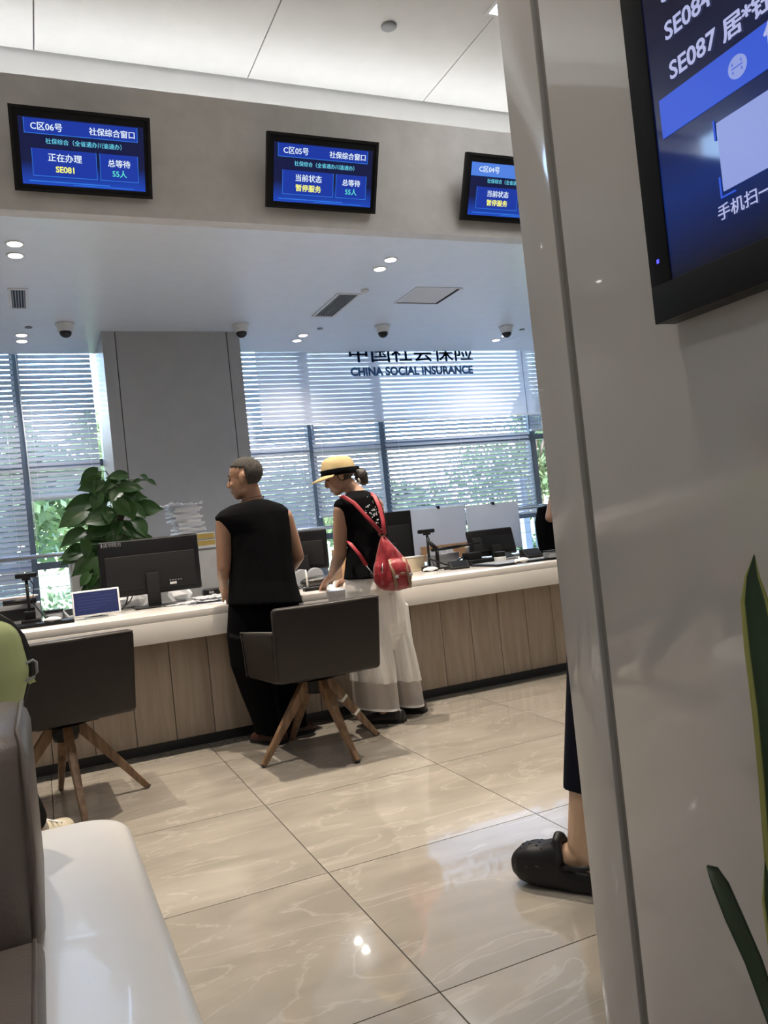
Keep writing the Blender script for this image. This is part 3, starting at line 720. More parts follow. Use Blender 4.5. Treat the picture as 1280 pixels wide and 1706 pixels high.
# document cameras
def doc_cam(px_head, px_foot, y, label, foot_z=ZD, hw=.055, rz=0, boxy=True):
    h = at(*px_head, y); f = at(*px_foot, y)
    t = thing('document_camera', label, 'document camera', (f.x, y, foot_z), 'document cameras on poles')
    MB().box((h.x - hw, y - .02, h.z - .014), (h.x + hw, y + .04, h.z + .014)).build('camera_head', 'black_plastic', t, bevel=.007)
    MB().box((h.x - .022, y - .015, h.z - .026), (h.x + .022, y + .02, h.z - .014)).build('lens_hood', 'black_matte', t, bevel=.003)
    MB().tube([(h.x + .0, y, h.z - .02), (f.x, y, foot_z + .02)], .0085, 12).build('pole', 'black_plastic', t, smooth=True)
    MB().box((f.x - .045, y - .025, foot_z), (f.x + .055, y + .05, foot_z + .03)).build('base', 'black_matte', t, bevel=.004)
    if boxy: MB().box((f.x - .028, y - .02, foot_z + .03), (f.x + .03, y + .028, foot_z + .075)).build('base_block', 'black_plastic', t, bevel=.004)
    MB().tube([(h.x + .01, y + .03, h.z - .005), (h.x + .035, y + .04, h.z - .06), (f.x + .02, y + .05, foot_z + .12), (f.x + .06, y + .07, foot_z + .05), (f.x + .09, y + .09, foot_z + .004)], .0028, 6).build('cable', 'black_plastic', t, smooth=True)
doc_cam((43, 959), (50, 1028), 4.85, 'black document camera on a pole at the left end of the counter')
doc_cam((711, 885), (717, 950), 5.0, 'black document camera on a pole in front of the white desk screens', boxy=False)
# left tray with clutter
a = atz(46, 1052, ZD); b = atz(133, 1037, ZD)
t = thing('desk_tray', 'flat black tray on the counter below the left document camera', 'tray', (0, 4.7, ZD))
MB().box((-.16, 4.60, ZD), (.150, 4.84, ZD + .012)).build('plate', 'black_plastic', t, bevel=.003)
MB().box((-.16, 4.60, ZD + .012), (.150, 4.606, ZD + .018)).build('rim', 'black_matte', t)
def mouse(x, y, z, label, mat='white_plastic', rz=0, s=1.0):
    t = thing('computer_mouse', label, 'mouse', (x, y, z))
    T = rotz(rz, (x, y, z)) @ Matrix.Diagonal((s, s, s, 1))
    MB().ell((0, 0, .012), (.032, .055, .020), n=18).build('shell', mat, t, smooth=True, xf=T)
    MB().box((-.028, -.048, 0), (.028, .048, .010)).build('base', 'black_matte', t, bevel=.004, xf=T)
    MB().cyl((-.003, .03, .031), (.003, .03, .031), .007, n=10).build('wheel', 'black_matte', t, xf=T)
mouse(.045, 4.70, ZD + .012, 'light grey mouse lying on the black tray beside the tablet', rz=1.3, s=.85)
def stamp_box(x, y, z, w_, d, h, mat, name, label, cat, top=None, rz=0, bev=.003):
    t = thing(name, label, cat, (x, y, z)); T = rotz(rz, (x, y, z))
    MB().box((-w_ / 2, -d / 2, 0), (w_ / 2, d / 2, h)).build('body', mat, t, bevel=bev, xf=T)
    if top: MB().box((-w_ / 2 - .003, -d / 2 - .003, h), (w_ / 2 + .003, d / 2 + .003, h + .008)).build('lid', top, t, bevel=.002, xf=T)
    return t
def wedge(x, y, z, w_, d, h, mat, name, label, cat, rz=0):
    t = thing(name, label, cat, (x, y, z)); T = rotz(rz, (x, y, z))
    MB().prism([(-w_ / 2, -d / 2, 0), (-w_ / 2, d / 2, 0), (-w_ / 2, d / 2, h), (-w_ / 2, d * .1, h), (-w_ / 2, -d / 2, h * .25)], (w_, 0, 0)).build('body', mat, t, bevel=.004, xf=T)
    MB().prism([(-w_ / 2 + .01, -d * .44, h * .33), (-w_ / 2 + .01, d * .05, h * .95), (-w_ / 2 + .01, d * .05, h * .95 + .004), (-w_ / 2 + .01, -d * .44, h * .33 + .004)], (w_ - .02, 0, 0)).build('window', 'dark_screen', t, xf=T)
    return t
stamp_box(.055, 4.98, ZD, .10, .08, .052, 'grey_plastic', 'tape_dispenser', 'rounded grey dispenser with black lid behind the tablet', 'dispenser', 'black_matte', bev=.02)
wedge(.15, 4.99, ZD, .10, .10, .05, 'grey_plastic', 'ink_pad', 'sloping grey pad holder just left of the blue tablet', 'pad holder', .5)
t = stamp_box(-.13, 5.12, ZD, .24, .22, .11, 'grey_plastic', 'label_printer', 'boxy grey printer at the far left end of the counter', 'printer')
MB().box((-.23, 5.004, ZD + .02), (-.04, 5.012, ZD + .085)).build('paper_slot', 'black_matte', t)
MB().tube([(-.20, 4.97, ZD + .128), (-.03, 5.0, ZD + .125)], .016, 12).build('roller', 'black_plastic', t, smooth=True)
for k_, (m_, z_) in enumerate((('orange_box_wood', .142), ('paper', .148))):
    tag(MB().box((-.24, 5.06, ZD + z_), (-.03, 5.22, ZD + z_ + .005), Matrix.Rotation(.2 * k_, 3, 'Z')).build('folder', m_), ('orange paper folder', 'white sheet')[k_] + ' resting on the grey printer at the far left', 'folder')
# papers
def sheet(name, cx, cy, z, w_, h_, rz, mat, amp, label, cat, seed, group=None, n=14):
    m = MB(); vs = []
    for i in range(n + 1):
        row = []
        for j in range(n + 1):
            u, v = i / n - .5, j / n - .5
            p = Vector((u * w_, v * h_, 0)); h0 = noise.noise(Vector((u * 5 + seed, v * 5, seed))) * amp + noise.noise(Vector((u * 13 + seed, v * 13, seed))) * amp * .4
            p.z = abs(h0); row.append(m.bm.verts.new(Matrix.Rotation(rz, 3, 'Z') @ p + Vector((cx, cy, z))))
        vs.append(row)
    for i in range(n):
        for j in range(n): m.bm.faces.new((vs[i][j], vs[i + 1][j], vs[i + 1][j + 1], vs[i][j + 1]))
    g = bmesh.ops.solidify(m.bm, geom=m.bm.faces[:], thickness=.0008)
    o = m.build(name, mat); return tag(o, label, cat, group)
tag(MB().ell((.50, 5.22, ZD + .05), (.13, .07, .075), n=16).build('paper_bag', 'paper'), 'crumpled white paper bag behind the big left monitor', 'bag')
o = bpy.data.objects['paper_bag']
for v in o.data.vertices:
    q = v.co.copy(); v.co += Vector((noise.noise(q * 14), noise.noise(q * 14 + Vector((3, 0, 0))), noise.noise(q * 14 + Vector((0, 5, 0))))) * .022; v.co.z = max(v.co.z, ZD + .001)
tag(MB().ell((.80, 5.20, ZD + .04), (.07, .05, .06), n=12).build('paper_wad', 'paper'), 'small crumpled paper wad right of the monitor stand', 'paper')
o = bpy.data.objects['paper_wad']
for v in o.data.vertices:
    q = v.co.copy(); v.co += Vector((noise.noise(q * 20), noise.noise(q * 20 + Vector((3, 0, 0))), noise.noise(q * 20 + Vector((0, 5, 0))))) * .02; v.co.z = max(v.co.z, ZD + .001)
for k_, (x, y, a_, z_, lb) in enumerate(((.86, 4.74, .25, .0, 'white form lying nearest the big monitor base'), (.90, 4.82, -.3, .012, 'curled white form on the pile by the man'), (.98, 4.62, .6, .0, 'white form under the hand of the man in black'), (.93, 4.86, .1, .024, 'topmost white form of the pile by the man'), (.80, 4.9, 1.2, .001, 'white form half under the card reader'))):
    sheet('paper_sheet', x, y, ZD + .001 + z_, .20, .28, a_, 'paper', .012 if z_ else .004, lb, 'paper', k_ * 3.1)
t = stamp_box(.975, 5.06, ZD + .02, .11, .06, .045, 'black_plastic', 'card_reader', 'black rounded card reader on papers left of the man', 'card reader', bev=.012)
MB().box((.955, 5.026, ZD + .035), (.985, 5.031, ZD + .048)).build('label_plate', 'grey_plastic', t)
BX('foot', 'black_matte', (.93, 5.035, ZD), (1.02, 5.085, ZD + .02), t)
# white cabinet and its load behind the monitor
t = thing('white_cabinet', 'white office cabinet behind the big monitor, carrying yellow boxes', 'cabinet', (.73, 6.3, 0))
BX('body', 'cabinet_white', (.205, 6.07, .06), (1.26, 6.5, 1.075), t, bevel=.004); BX('plinth', 'black_matte', (.23, 6.1, 0), (1.24, 6.48, .06), t)
BX('top_board', 'white_plastic', (.195, 6.05, 1.075), (1.27, 6.51, 1.092), t, bevel=.003)
for x0, x1 in ((.215, .73), (.736, 1.25)): BX('door', 'cabinet_white', (x0, 6.05, .08), (x1, 6.069, 1.06), t, bevel=.002)
p_ = at(345, 990, 6.05); MB().cyl((p_.x, 6.05, p_.z), (p_.x, 6.04, p_.z), .012, n=16).build('lock', 'black_matte', t)
for k_ in range(2):
    z_ = 1.092 + k_ * .052
    bx = thing('file_box', ('lower' if k_ == 0 else 'upper') + ' yellow and blue file box stacked on the white cabinet', 'file box', (1.1, 6.2, z_), 'yellow file boxes')
    BX('body', 'white_plastic', (.93, 6.08, z_), (1.24, 6.36, z_ + .050), bx, bevel=.003)
    BX('spine_label', 'yellow_card', (.935, 6.076, z_ + .006), (1.235, 6.08, z_ + .042), bx); BX('blue_label', 'blue_card', (1.02, 6.073, z_ + .006), (1.065, 6.077, z_ + .042), bx)
for k_ in range(13):
    z_ = 1.197 + k_ * .0165
    r0 = random.uniform(-.1, .1); dx = random.uniform(-.018, .018)
    o = MB().box((-.10, -.14, 0), (.10, .14, .0164)).build('paper_bundle', 'paper' if k_ % 3 else 'paper_grey')
    o.location = (1.075 + dx - .035 * (k_ / 13), 6.22, z_); o.rotation_euler = (0, 0, r0)
    tag(o, ('lowest bundle of the paper stack, resting on the yellow file boxes' if k_ == 0 else 'topmost bundle of the paper stack under the crumpled sheets' if k_ == 12 else 'bundle of white forms inside the paper stack on the yellow file boxes'), 'paper bundle', 'paper stack on the white cabinet')
sheet('paper_sheet', 1.02, 6.2, 1.412, .26, .30, .2, 'paper', .045, 'crumpled loose sheets on top of the tall paper stack', 'paper', 9)
# middle: monitor, oval speakers, pen stand behind the counter between the two people
monitor(1.66, 5.25, .86, .34, .27, 'black monitor between the man and the woman, showing its dark back', rz=-.5, rnd=.02)
for k_, (px, r0) in enumerate(((506, .055), (529, .062))):
    c = at(px, 978, 5.0)
    pts = [Vector((c.x + r0 * .9 * math.cos(a), 5.0, ZD + .055 + .062 * math.sin(a))) for a in [i / 20 * 2 * PI for i in range(20)]]
    t = thing('desk_speaker', ('left' if k_ == 0 else 'right') + ' oval grey desk speaker behind the man\'s right elbow', 'speaker', (c.x, 5.0, ZD), 'grey desk speakers')
    MB().prism(pts, (0, .05, 0)).build('body', 'grey_plastic', t, bevel=.006); BX('foot', 'black_matte', (c.x - .03, 4.995, ZD), (c.x + .03, 5.06, ZD + .008), t)
t = thing('pen_stand', 'white pen standing in a flat black holder by the woman\'s fingers', 'pen stand', (1.46, 4.78, ZD))
c = atz(522, 984, ZD)
BX('base', 'black_plastic', (c.x - .055, c.y - .02, ZD), (c.x + .055, c.y + .035, ZD + .022), t, bevel=.004)
MB().tube([(c.x - .03, c.y, ZD + .02), (c.x - .035, c.y, ZD + .13)], [.007, .004], 10).build('pen', 'white_plastic', t, smooth=True)
c = atz(566, 985, ZD); t = thing('black_purse', 'rounded black purse lying on the counter beside the woman', 'purse', (c.x, 4.8, ZD))
MB().ell((c.x + .05, 4.80, ZD + .038), (.115, .06, .038), n=18).build('body', 'black_leather', t, smooth=True)
MB().tube([(c.x - .03, 4.78, ZD + .03), (c.x - .08, 4.76, ZD + .012), (c.x - .12, 4.78, ZD + .01)], .006, 8).build('strap', 'black_leather', t, smooth=True)
BX('tall_wood_box', 'orange_box_wood', (1.95, 5.32, .5), (2.10, 5.5, .97)); o = tag(bpy.data.objects['tall_wood_box'], 'orange wooden box seen between the woman\'s arm and body', 'box')
BX('side_table', 'cabinet_white', (1.4, 5.30, 0), (3.4, 5.90, .5)); tag(bpy.data.objects['side_table'], 'low white drawer unit standing behind the counter', 'drawer unit')
# right of the woman
monitor(2.34, 5.33, .84, .40, .36, 'tall black monitor standing directly behind the woman\'s shoulder', rz=.1, rnd=.006)
c = atz(690, 955, ZD)
t = stamp_box(2.40, 5.115, ZD, .16, .09, .10, 'beige_box', 'cardboard_box', 'brown cardboard box with white lid behind the red backpack', 'box', 'white_plastic')
t = thing('cable_tray', 'grey paper tray with upright sheets behind the document camera', 'paper tray', (2.66, 5.22, ZD))
BX('body', 'grey_plastic', (2.60, 5.14, ZD), (2.80, 5.28, ZD + .10), t, bevel=.004)
for i in range(4): BX('divider', 'paper_grey', (2.615 + i * .045, 5.15, ZD + .10), (2.621 + i * .045, 5.27, ZD + .13), t)
t = thing('swivel_stand', 'black jointed arm reaching across in front of the white screens', 'arm', (2.62, 5.1, ZD))
MB().tube([(2.60, 5.10, ZD), (2.60, 5.10, ZD + .15)], .013, 12).build('post', 'black_plastic', t, smooth=True)
MB().tube([(2.56, 5.10, ZD + .135), (2.80, 5.12, ZD + .14)], .012, 10).build('arm', 'black_plastic', t, smooth=True)
MB().tube([(2.80, 5.12, ZD + .14), (2.98, 5.14, ZD + .15)], [.009, .006], 10).build('arm', 'black_plastic', t, smooth=True)
MB().tube([(2.55, 5.1, ZD + .19), (2.60, 5.1, ZD + .14)], .016, 8).build('clamp', 'black_matte', t, smooth=True)
for k_, (p1, p2, p3) in enumerate((((2.50, 5.0, .005), (2.60, 4.95, .012), (2.80, 5.06, .07)), ((2.45, 4.95, .09), (2.56, 4.95, .04), (2.64, 4.92, .005)), ((2.52, 4.86, .006), (2.60, 4.87, .006), (2.68, 4.88, .006)))):
    tag(MB().tube([Vector(p) + Vector((0, 0, ZD)) for p in (p1, p2, p3)], .006, 8).build('black_cable', 'black_plastic', smooth=True), ('thick black cable slanting up to the jointed arm', 'black cable sloping down beside the cardboard box', 'black cable lying under the document camera')[k_], 'cable')
mouse(2.45, 4.93, ZD, 'white mouse with black base at the foot of the right document camera', rz=1.4)
wedge(2.60, 4.80, ZD, .13, .10, .055, 'black_matte', 'pin_pad', 'black wedge pin pad between the right mouse and the printer', 'pin pad', -.25)
t = stamp_box(2.86, 5.0, ZD, .24, .2, .038, 'black_plastic', 'receipt_printer', 'flat black device carrying a black box and paper cup', 'printer', bev=.005)
stamp_box(2.84, 5.03, ZD + .038, .11, .09, .05, 'black_matte', 'black_box', 'small black box on top of the flat black device', 'box')
t = thing('paper_cup', 'small white paper cup on the small black box', 'cup', (2.81, 5.03, ZD + .088))
MB().lathe((2.81, 5.03, ZD + .088), [(.012, 0), (.017, .045), (.018, .045), (.0165, .042)], 20).build('cup', 'white_plastic', t, smooth=True)
random.seed(3)
for k_ in range(3):
    pts = [(2.60 + .05 * k_ + random.uniform(-.05, .05) + .06 * i / 3, 4.90 + random.uniform(-.03, .05), ZD + .005 + .018 * abs(math.sin(i * 1.7 + k_))) for i in range(6)]
    tag(MB().tube(pts, .0042, 7).build('coiled_cable', 'black_plastic', smooth=True), ('left', 'middle', 'right')[k_] + ' loop of tangled black cable behind the wedge pin pad', 'cable', 'tangled cables on the counter')
# white desk screens
for k_, (pa, pb, zt) in enumerate((((683, 850), (775, 843), 1.215), ((777, 843), (864, 836), 1.21))):
    y = 5.92; a = at(*pa, y); b = at(*pb, y); zb = .80
    t = thing('desk_screen', ('left' if k_ == 0 else 'right') + ' glossy white desk divider panel under the widest blind', 'desk divider', ((a.x + b.x) / 2, y, 0), 'white desk dividers')
    BX('panel', 'partition_white', (a.x, y, zb), (b.x - .006, y + .02, a.z), t, bevel=.003)
    BX('clip', 'black_matte', (a.x + .25, y - .004, a.z - .012), (a.x + .275, y + .024, a.z + .012), t)
    BX('bracket', 'steel', (a.x + .05, y, 0), (a.x + .08, y + .02, zb), t)
BX('back_desk', 'cabinet_white', (2.6, 6.06, 0), (5.2, 6.6, .74)); tag(bpy.data.objects['back_desk'], 'second white desk row behind the white divider panels', 'desk')
BX('orange_folder', 'orange_box_wood', (2.86, 5.85, .78), (3.38, 5.90, .90)); tag(bpy.data.objects['orange_folder'], 'orange cardboard folder standing against the left white divider', 'folder')
# right all in one computer and its neighbours
y = 5.2; a = at(793, 925, y); b = at(862, 920, y)
tm, T = monitor(3.13, 5.2, .80, .40, .205, 'black tilted touch screen at the right end of the counter', rz=0, tilt=-.25, rnd=.02)
MB().box((-.09, -.0215, .05), (.15, -.0195, .15)).build('glossy_plate', 'dark_screen', tm, xf=T)
c = atz(830, 938, ZD)
t = thing('tape_roll', 'wide white tape roll with a black top under the tilted screen', 'tape', (c.x, 4.83, ZD))
MB().cyl((c.x, 4.83, ZD), (c.x, 4.83, ZD + .045), .042, n=28).build('roll', 'white_plastic', t, bevel=.003); MB().cyl((c.x, 4.83, ZD + .045), (c.x, 4.83, ZD + .08), .040, n=28).build('cap', 'black_plastic', t, bevel=.003)
t = thing('writing_pad', 'long black desk pad at the right end of the counter edge', 'desk pad', (3.05, 4.6, ZD))
a = atz(823, 943, ZD + .006); BX('pad', 'black_plastic', (a.x, 4.50, ZD), (3.34, 4.86, ZD + .014), t, bevel=.004); BX('mat', 'grey_plastic', (a.x + .02, 4.53, ZD + .014), (3.33, 4.84, ZD + .016), t)
c = atz(870, 936, ZD + .02); mouse(c.x, c.y, ZD + .016, 'white mouse on the black desk pad near the pillar', rz=1.5)
c = atz(858, 931, ZD + .02); wedge(c.x, c.y + .12, ZD + .016, .12, .10, .045, 'grey_plastic', 'palm_scanner', 'rounded grey scanner on the pad behind the right mouse', 'scanner', .2)
c = atz(890, 928, ZD + .02); wedge(c.x, c.y + .03, ZD + .016, .13, .11, .062, 'black_matte', 'card_terminal', 'black angular card terminal on the pad nearest the pillar', 'card terminal', -.1)
c = atz(915, 928, ZD + .02); stamp_box(c.x + .03, c.y - .0, ZD + .016, .09, .08, .04, 'grey_plastic', 'staple_box', 'small grey striped box at the pillar end of the pad', 'box', 'black_matte')
#==PEOPLE==
# ------------------------------------------------------------------ people
def loftpx(m, rs, n=44, fold=0.0, nf=8, seed=0, cap=True):
    out = []
    for k_, (l, r, y, ry) in enumerate(rs):
        L_ = at(*l, y); R_ = at(*r, y); c = (L_ + R_) / 2; h = (R_ - L_) / 2; ring = []
        for j in range(n):
            a = 2 * PI * j / n
            t_ = 1 + fold * (math.sin(nf * a + seed) * .6 + math.sin(nf * 1.7 * a + 2 * seed) * .4) * k_ / max(1, len(rs) - 1)
            ring.append(c + h * math.cos(a) * t_ + Vector((0, ry * math.sin(a) * t_, 0)))
        out.append(ring)
    return m.rings(out, cap)
def frame(c, fwd, up=(0, 0, 1)):
    f = Vector(fwd).normalized(); s_ = f.cross(Vector(up)).normalized(); u = s_.cross(f)
    T = Matrix((s_, f, u)).transposed().to_4x4(); T.translation = Vector(c); return T
def head(m, T, s=1.0):
    R_ = T.to_3x3()
    def e(c, r): m.ell(T @ (Vector(c) * s), [x * s for x in r], R_, 18)
    e((0, -.012, .03), (.074, .094, .082)); e((0, .028, -.025), (.060, .062, .082)); e((0, .052, -.088), (.030, .030, .022)); e((0, .02, -.07), (.052, .052, .035))
    e((0, .075, .020), (.044, .012, .012)); e((.034, .062, -.028), (.020, .020, .020)); e((-.034, .062, -.028), (.020, .020, .020))
    m.tube([T @ (Vector(p) * s) for p in ((0, .086, .010), (0, .099, -.012), (0, .107, -.028))], [.007 * s, .008 * s, .009 * s], 10)
    e((0, .098, -.031), (.014, .010, .007)); e((0, .083, -.060), (.020, .009, .006)); e((0, .080, -.069), (.018, .009, .007))
    for x in (-1, 1):
        e((.075 * x, -.006, -.008), (.008, .017, .030)); e((.078 * x, -.015, .004), (.006, .010, .020))
def face_bits(t, T, s=1.0):
    for x in (-1, 1):
        MB().ell(T @ (Vector((.031 * x, .077, .003)) * s), (.010 * s, .006 * s, .005 * s), T.to_3x3(), 12).build('eye', 'dark_screen', t, smooth=True)
        MB().tube([T @ (Vector(p) * s) for p in ((.014 * x, .084, .024), (.030 * x, .081, .030), (.046 * x, .070, .026))], .003 * s, 6).build('eyebrow', 'dark_brown_hair', t, smooth=True)
def hand(m, wr, d, n, side, curl=.5, s=1.0):
    wr = Vector(wr); d = Vector(d).normalized(); n = Vector(n); n = (n - d * n.dot(d)).normalized(); sd = Vector(side); sd = (sd - d * sd.dot(d) - n * sd.dot(n)).normalized()
    R_ = Matrix((sd, d, n)).transposed()
    m.ell(wr + d * .048 * s, (.038 * s, .052 * s, .015 * s), R_, 14); m.ell(wr + d * .02 * s, (.028 * s, .035 * s, .018 * s), R_, 12)
    for o_, L_ in ((.027, .068), (.009, .078), (-.009, .073), (-.026, .057)):
        b = wr + d * .085 * s + sd * o_ * s; pts = [(b - d * .012 * s, .0088 * s)]; ang = 0; p = b.copy()
        for seg, r in ((.42, .0085), (.32, .0078), (.26, .0068)):
            ang += curl * .75; q = d * math.cos(ang) - n * math.sin(ang); p = p + q * L_ * seg * s + sd * o_ * .06 * s; pts.append((p.copy(), r * s))
        m.chain(pts, 10)
    p = wr + d * .02 * s + sd * .026 * s; q = p + (sd * .55 + d * .8 - n * .2).normalized() * .038 * s; m.chain([(p, .012 * s), (q, .0105 * s), (q + (d - n * .4 + sd * .1).normalized() * .03 * s, .0085 * s)], 10)
def shoe(name, heel, toe, w_, h, mat, parent, sole='black_matte', ank=.5):
    heel = Vector(heel); toe = Vector(toe); L_ = (toe - heel).length; f = (toe - heel).normalized(); s_ = Vector((f.y, -f.x, 0))
    prof = ((0, .45, .55), (.05, .75, .8), (.2, .85, 1), (.4, .85, .95), (.6, 1, .68), (.8, 1, .52), (.93, .8, .42), (1, .4, .25))
    up = []; so_ = []
    for a, ww, hh in prof:
        c = heel + f * L_ * a; W = w_ / 2 * ww
        up.append([c + s_ * W * math.cos(b) + Vector((0, 0, .016 + max(0, math.sin(b)) * h * hh)) for b in [i / 18 * 2 * PI for i in range(18)]])
        so_.append([c + s_ * W * 1.05 * x + Vector((0, 0, z)) for x, z in ((-1, 0), (1, 0), (1, .018), (-1, .018))])
    o = MB().rings(up).build(name, mat, parent, remesh=.006, relax=3); MB().rings(so_).build('sole', sole, o, bevel=.002); return o

# --- man in black, seen from behind, head turned to the left
man = thing('person', 'man with grey buzz cut in black sleeveless clothes leaning on the counter', 'person', (1.1, 4.22, 0))
Hm = frame((1.057, 4.25, 1.437), (-.86, .5, -.12), (.06, 0, 1))
m = MB(); head(m, Hm, .97)
m.chain([((1.075, 4.25, 1.40), .050), ((1.088, 4.25, 1.33), .053), ((1.093, 4.25, 1.27), .06)])
shl = at(374, 872, 4.25); shr = at(474, 862, 4.25)
m.chain([((1.075, 4.25, 1.285), .05), (shl, .045)]); m.chain([((1.085, 4.25, 1.29), .05), (shr, .045)])
m.loft([(1.24, 1.085, 4.25, .12, .07), (1.1, 1.10, 4.25, .13, .085), (.95, 1.10, 4.26, .12, .075), (.8, 1.09, 4.27, .12, .065), (.7, 1.09, 4.28, .10, .05)])
el = at(373, 946, 4.25); wl_ = at(373, 972, 4.36)
m.chain([(shl, .047), (shl.lerp(el, .5), .043), (el, .036), (el.lerp(wl_, .4), .036), (wl_, .025)])
hand(m, wl_, Vector((.04, .10, -.075)), (.1, .5, .85), (1, .2, 0), .55)
er = at(496, 927, 4.27); wr_ = at(478, 958, 4.42)
m.chain([(shr, .048), (shr.lerp(er, .5), .044), (er, .037), (er.lerp(wr_, .4), .035), (wr_, .025)])
hand(m, wr_, Vector((-.05, .10, -.07)), (0, .5, .85), (-1, .2, 0), .5)
m.chain([(at(412, 1040, 4.27), .06), (at(420, 1110, 4.27), .045), (at(450, 1208, 4.29), .033)]); m.chain([(at(468, 1040, 4.3), .06), (at(478, 1110, 4.3), .045), (at(489, 1200, 4.33), .033)])
m.build('body', 'skin_man', man, remesh=.0048, relax=3)
face_bits(man, Hm, .97)
# short hair as a close cap
def hair_cap(T, s, keep, name, mat, parent, r=(.0775, .0975, .086), c=(0, -.013, .031), amp=.0):
    m = MB(); m.ell((0, 0, 0), (1, 1, 1), n=40)
    for v in m.bm.verts: v.co = Vector((v.co.x * r[0], v.co.y * r[1], v.co.z * r[2])) + Vector(c)
    bmesh.ops.delete(m.bm, geom=[v for v in m.bm.verts if not keep(v.co)], context='VERTS')
    for v in m.bm.verts:
        if amp: v.co += v.co.normalized() * noise.noise(v.co * 60) * amp
        v.co = T @ (v.co * s)
    bmesh.ops.solidify(m.bm, geom=m.bm.faces[:], thickness=.004)
    return m.build(name, mat, parent, smooth=True)
hair_cap(Hm, .97, lambda p: p.z > .045 + .42 * max(0, p.y - .0) if p.y > -.02 else (p.z > -.055 - .3 * (p.y + .03)), 'hair', 'grey_buzz_hair', man, amp=.002)
MB().tube([Vector((1.088, 4.25, 1.318)) + Vector((.062 * math.cos(a), .066 * math.sin(a), -.012 * math.sin(a) + .006 * math.cos(a))) for a in [i / 24 * 2 * PI for i in range(25)]], .0032, 6).build('necklace', 'brown_leather', man, smooth=True)
m = MB(); loftpx(m, [((399, 838), (431, 831), 4.25, .058), ((385, 842), (444, 832), 4.25, .078), ((367, 852), (470, 840), 4.25, .095), ((358, 862), (480, 848), 4.25, .105), ((362, 873), (483, 862), 4.25, .11),
    ((379, 892), (484, 885), 4.25, .115), ((384, 930), (487, 930), 4.25, .122), ((383, 965), (494, 970), 4.25, .13), ((381, 1008), (504, 1003), 4.25, .15)], fold=.03, nf=7)
m.build('sleeveless_top', 'black_cloth', man, remesh=.008, relax=2)
m = MB(); loftpx(m, [((386, 965), (490, 965), 4.25, .11), ((381, 1005), (498, 1005), 4.27, .10), ((378, 1060), (506, 1055), 4.27, .095), ((382, 1090), (506, 1090), 4.27, .09)])
loftpx(m, [((378, 1058), (450, 1062), 4.26, .12), ((385, 1110), (455, 1112), 4.26, .11), ((403, 1160), (466, 1160), 4.27, .09), ((423, 1208), (477, 1210), 4.29, .085), ((425, 1222), (479, 1224), 4.29, .085)], fold=.05)
loftpx(m, [((436, 1058), (506, 1055), 4.28, .11), ((448, 1110), (508, 1105), 4.29, .10), ((458, 1160), (508, 1155), 4.31, .085), ((468, 1203), (510, 1198), 4.33, .08), ((469, 1212), (512, 1207), 4.33, .08)], fold=.05, seed=2)
m.build('trousers', 'black_trouser', man, remesh=.008, relax=2)
shoe('shoe', (1.125, 4.21, 0), (1.0, 4.42, 0), .10, .075, 'brown_leather', man); shoe('shoe', (1.16, 4.35, 0), (1.345, 4.38, 0), .10, .07, 'brown_leather', man)

# --- woman with straw visor hat and red backpack
wom = thing('person', 'woman in straw hat, black sleeveless top and wide white trousers', 'person', (1.72, 4.24, 0))
Hw = frame((1.602, 4.26, 1.412), (-.93, .30, -.38), (.0, 0, 1))
m = MB(); head(m, Hw, .90)
m.chain([((1.635, 4.25, 1.375), .043), ((1.675, 4.23, 1.315), .046), ((1.70, 4.21, 1.27), .055)])
shl = at(568, 850, 4.2); shr = at(627, 842, 4.24)
m.chain([((1.69, 4.21, 1.275), .045), (shl, .042)]); m.chain([((1.70, 4.21, 1.275), .045), (shr, .042)])
m.loft([(1.22, 1.69, 4.2, .10, .07), (1.05, 1.72, 4.2, .10, .075), (.9, 1.72, 4.2, .10, .075), (.75, 1.72, 4.2, .12, .09)])
el = at(567, 924, 4.24); wl_ = at(553, 958, 4.42)
m.chain([(shl, .043), (shl.lerp(el, .45), .043), (el, .037), (el.lerp(wl_, .35), .036), (wl_, .023)])
hd = at(532, 983, 4.52) - wl_
hand(m, wl_, hd, (-.3, .3, .9), (.8, .5, 0), .38, .95)
er = Vector((1.87, 4.36, .98)); wr_ = Vector((1.74, 4.52, .84))
m.chain([(shr, .043), (er, .036), (wr_, .023)]); hand(m, wr_, (-.3, .3, -.18), (0, .2, 1), (-.6, .6, 0), .3, .95)
m.chain([((1.66, 4.2, .72), .075), ((1.655, 4.19, .42), .05), ((1.70, 4.2, .08), .032)]); m.chain([((1.80, 4.24, .72), .075), ((1.83, 4.27, .42), .05), ((1.885, 4.30, .08), .032)])
m.build('body', 'skin_woman', wom, remesh=.0046, relax=3)
face_bits(wom, Hw, .90)
hair_cap(Hw, .90, lambda p: p.y < .02 and p.z > -.075 + .5 * max(0, p.y + .05), 'hair', 'dark_brown_hair', wom, r=(.080, .100, .088), amp=.004)
bc = at(602, 793, 4.27); m = MB(); m.ell(bc, (.040, .036, .046), n=18); m.ell(bc + Vector((.012, 0, -.03)), (.03, .03, .028), n=14); m.ell(bc + Vector((-.02, 0, .02)), (.026, .026, .026), n=14)
m.build('hair_bun', 'dark_brown_hair', wom, remesh=.005, relax=1)
MB().tube([at(597, 797, 4.25), at(600, 802, 4.25), at(597, 808, 4.25)], .006, 8).build('hair_tie', 'white_cord', wom, smooth=True)
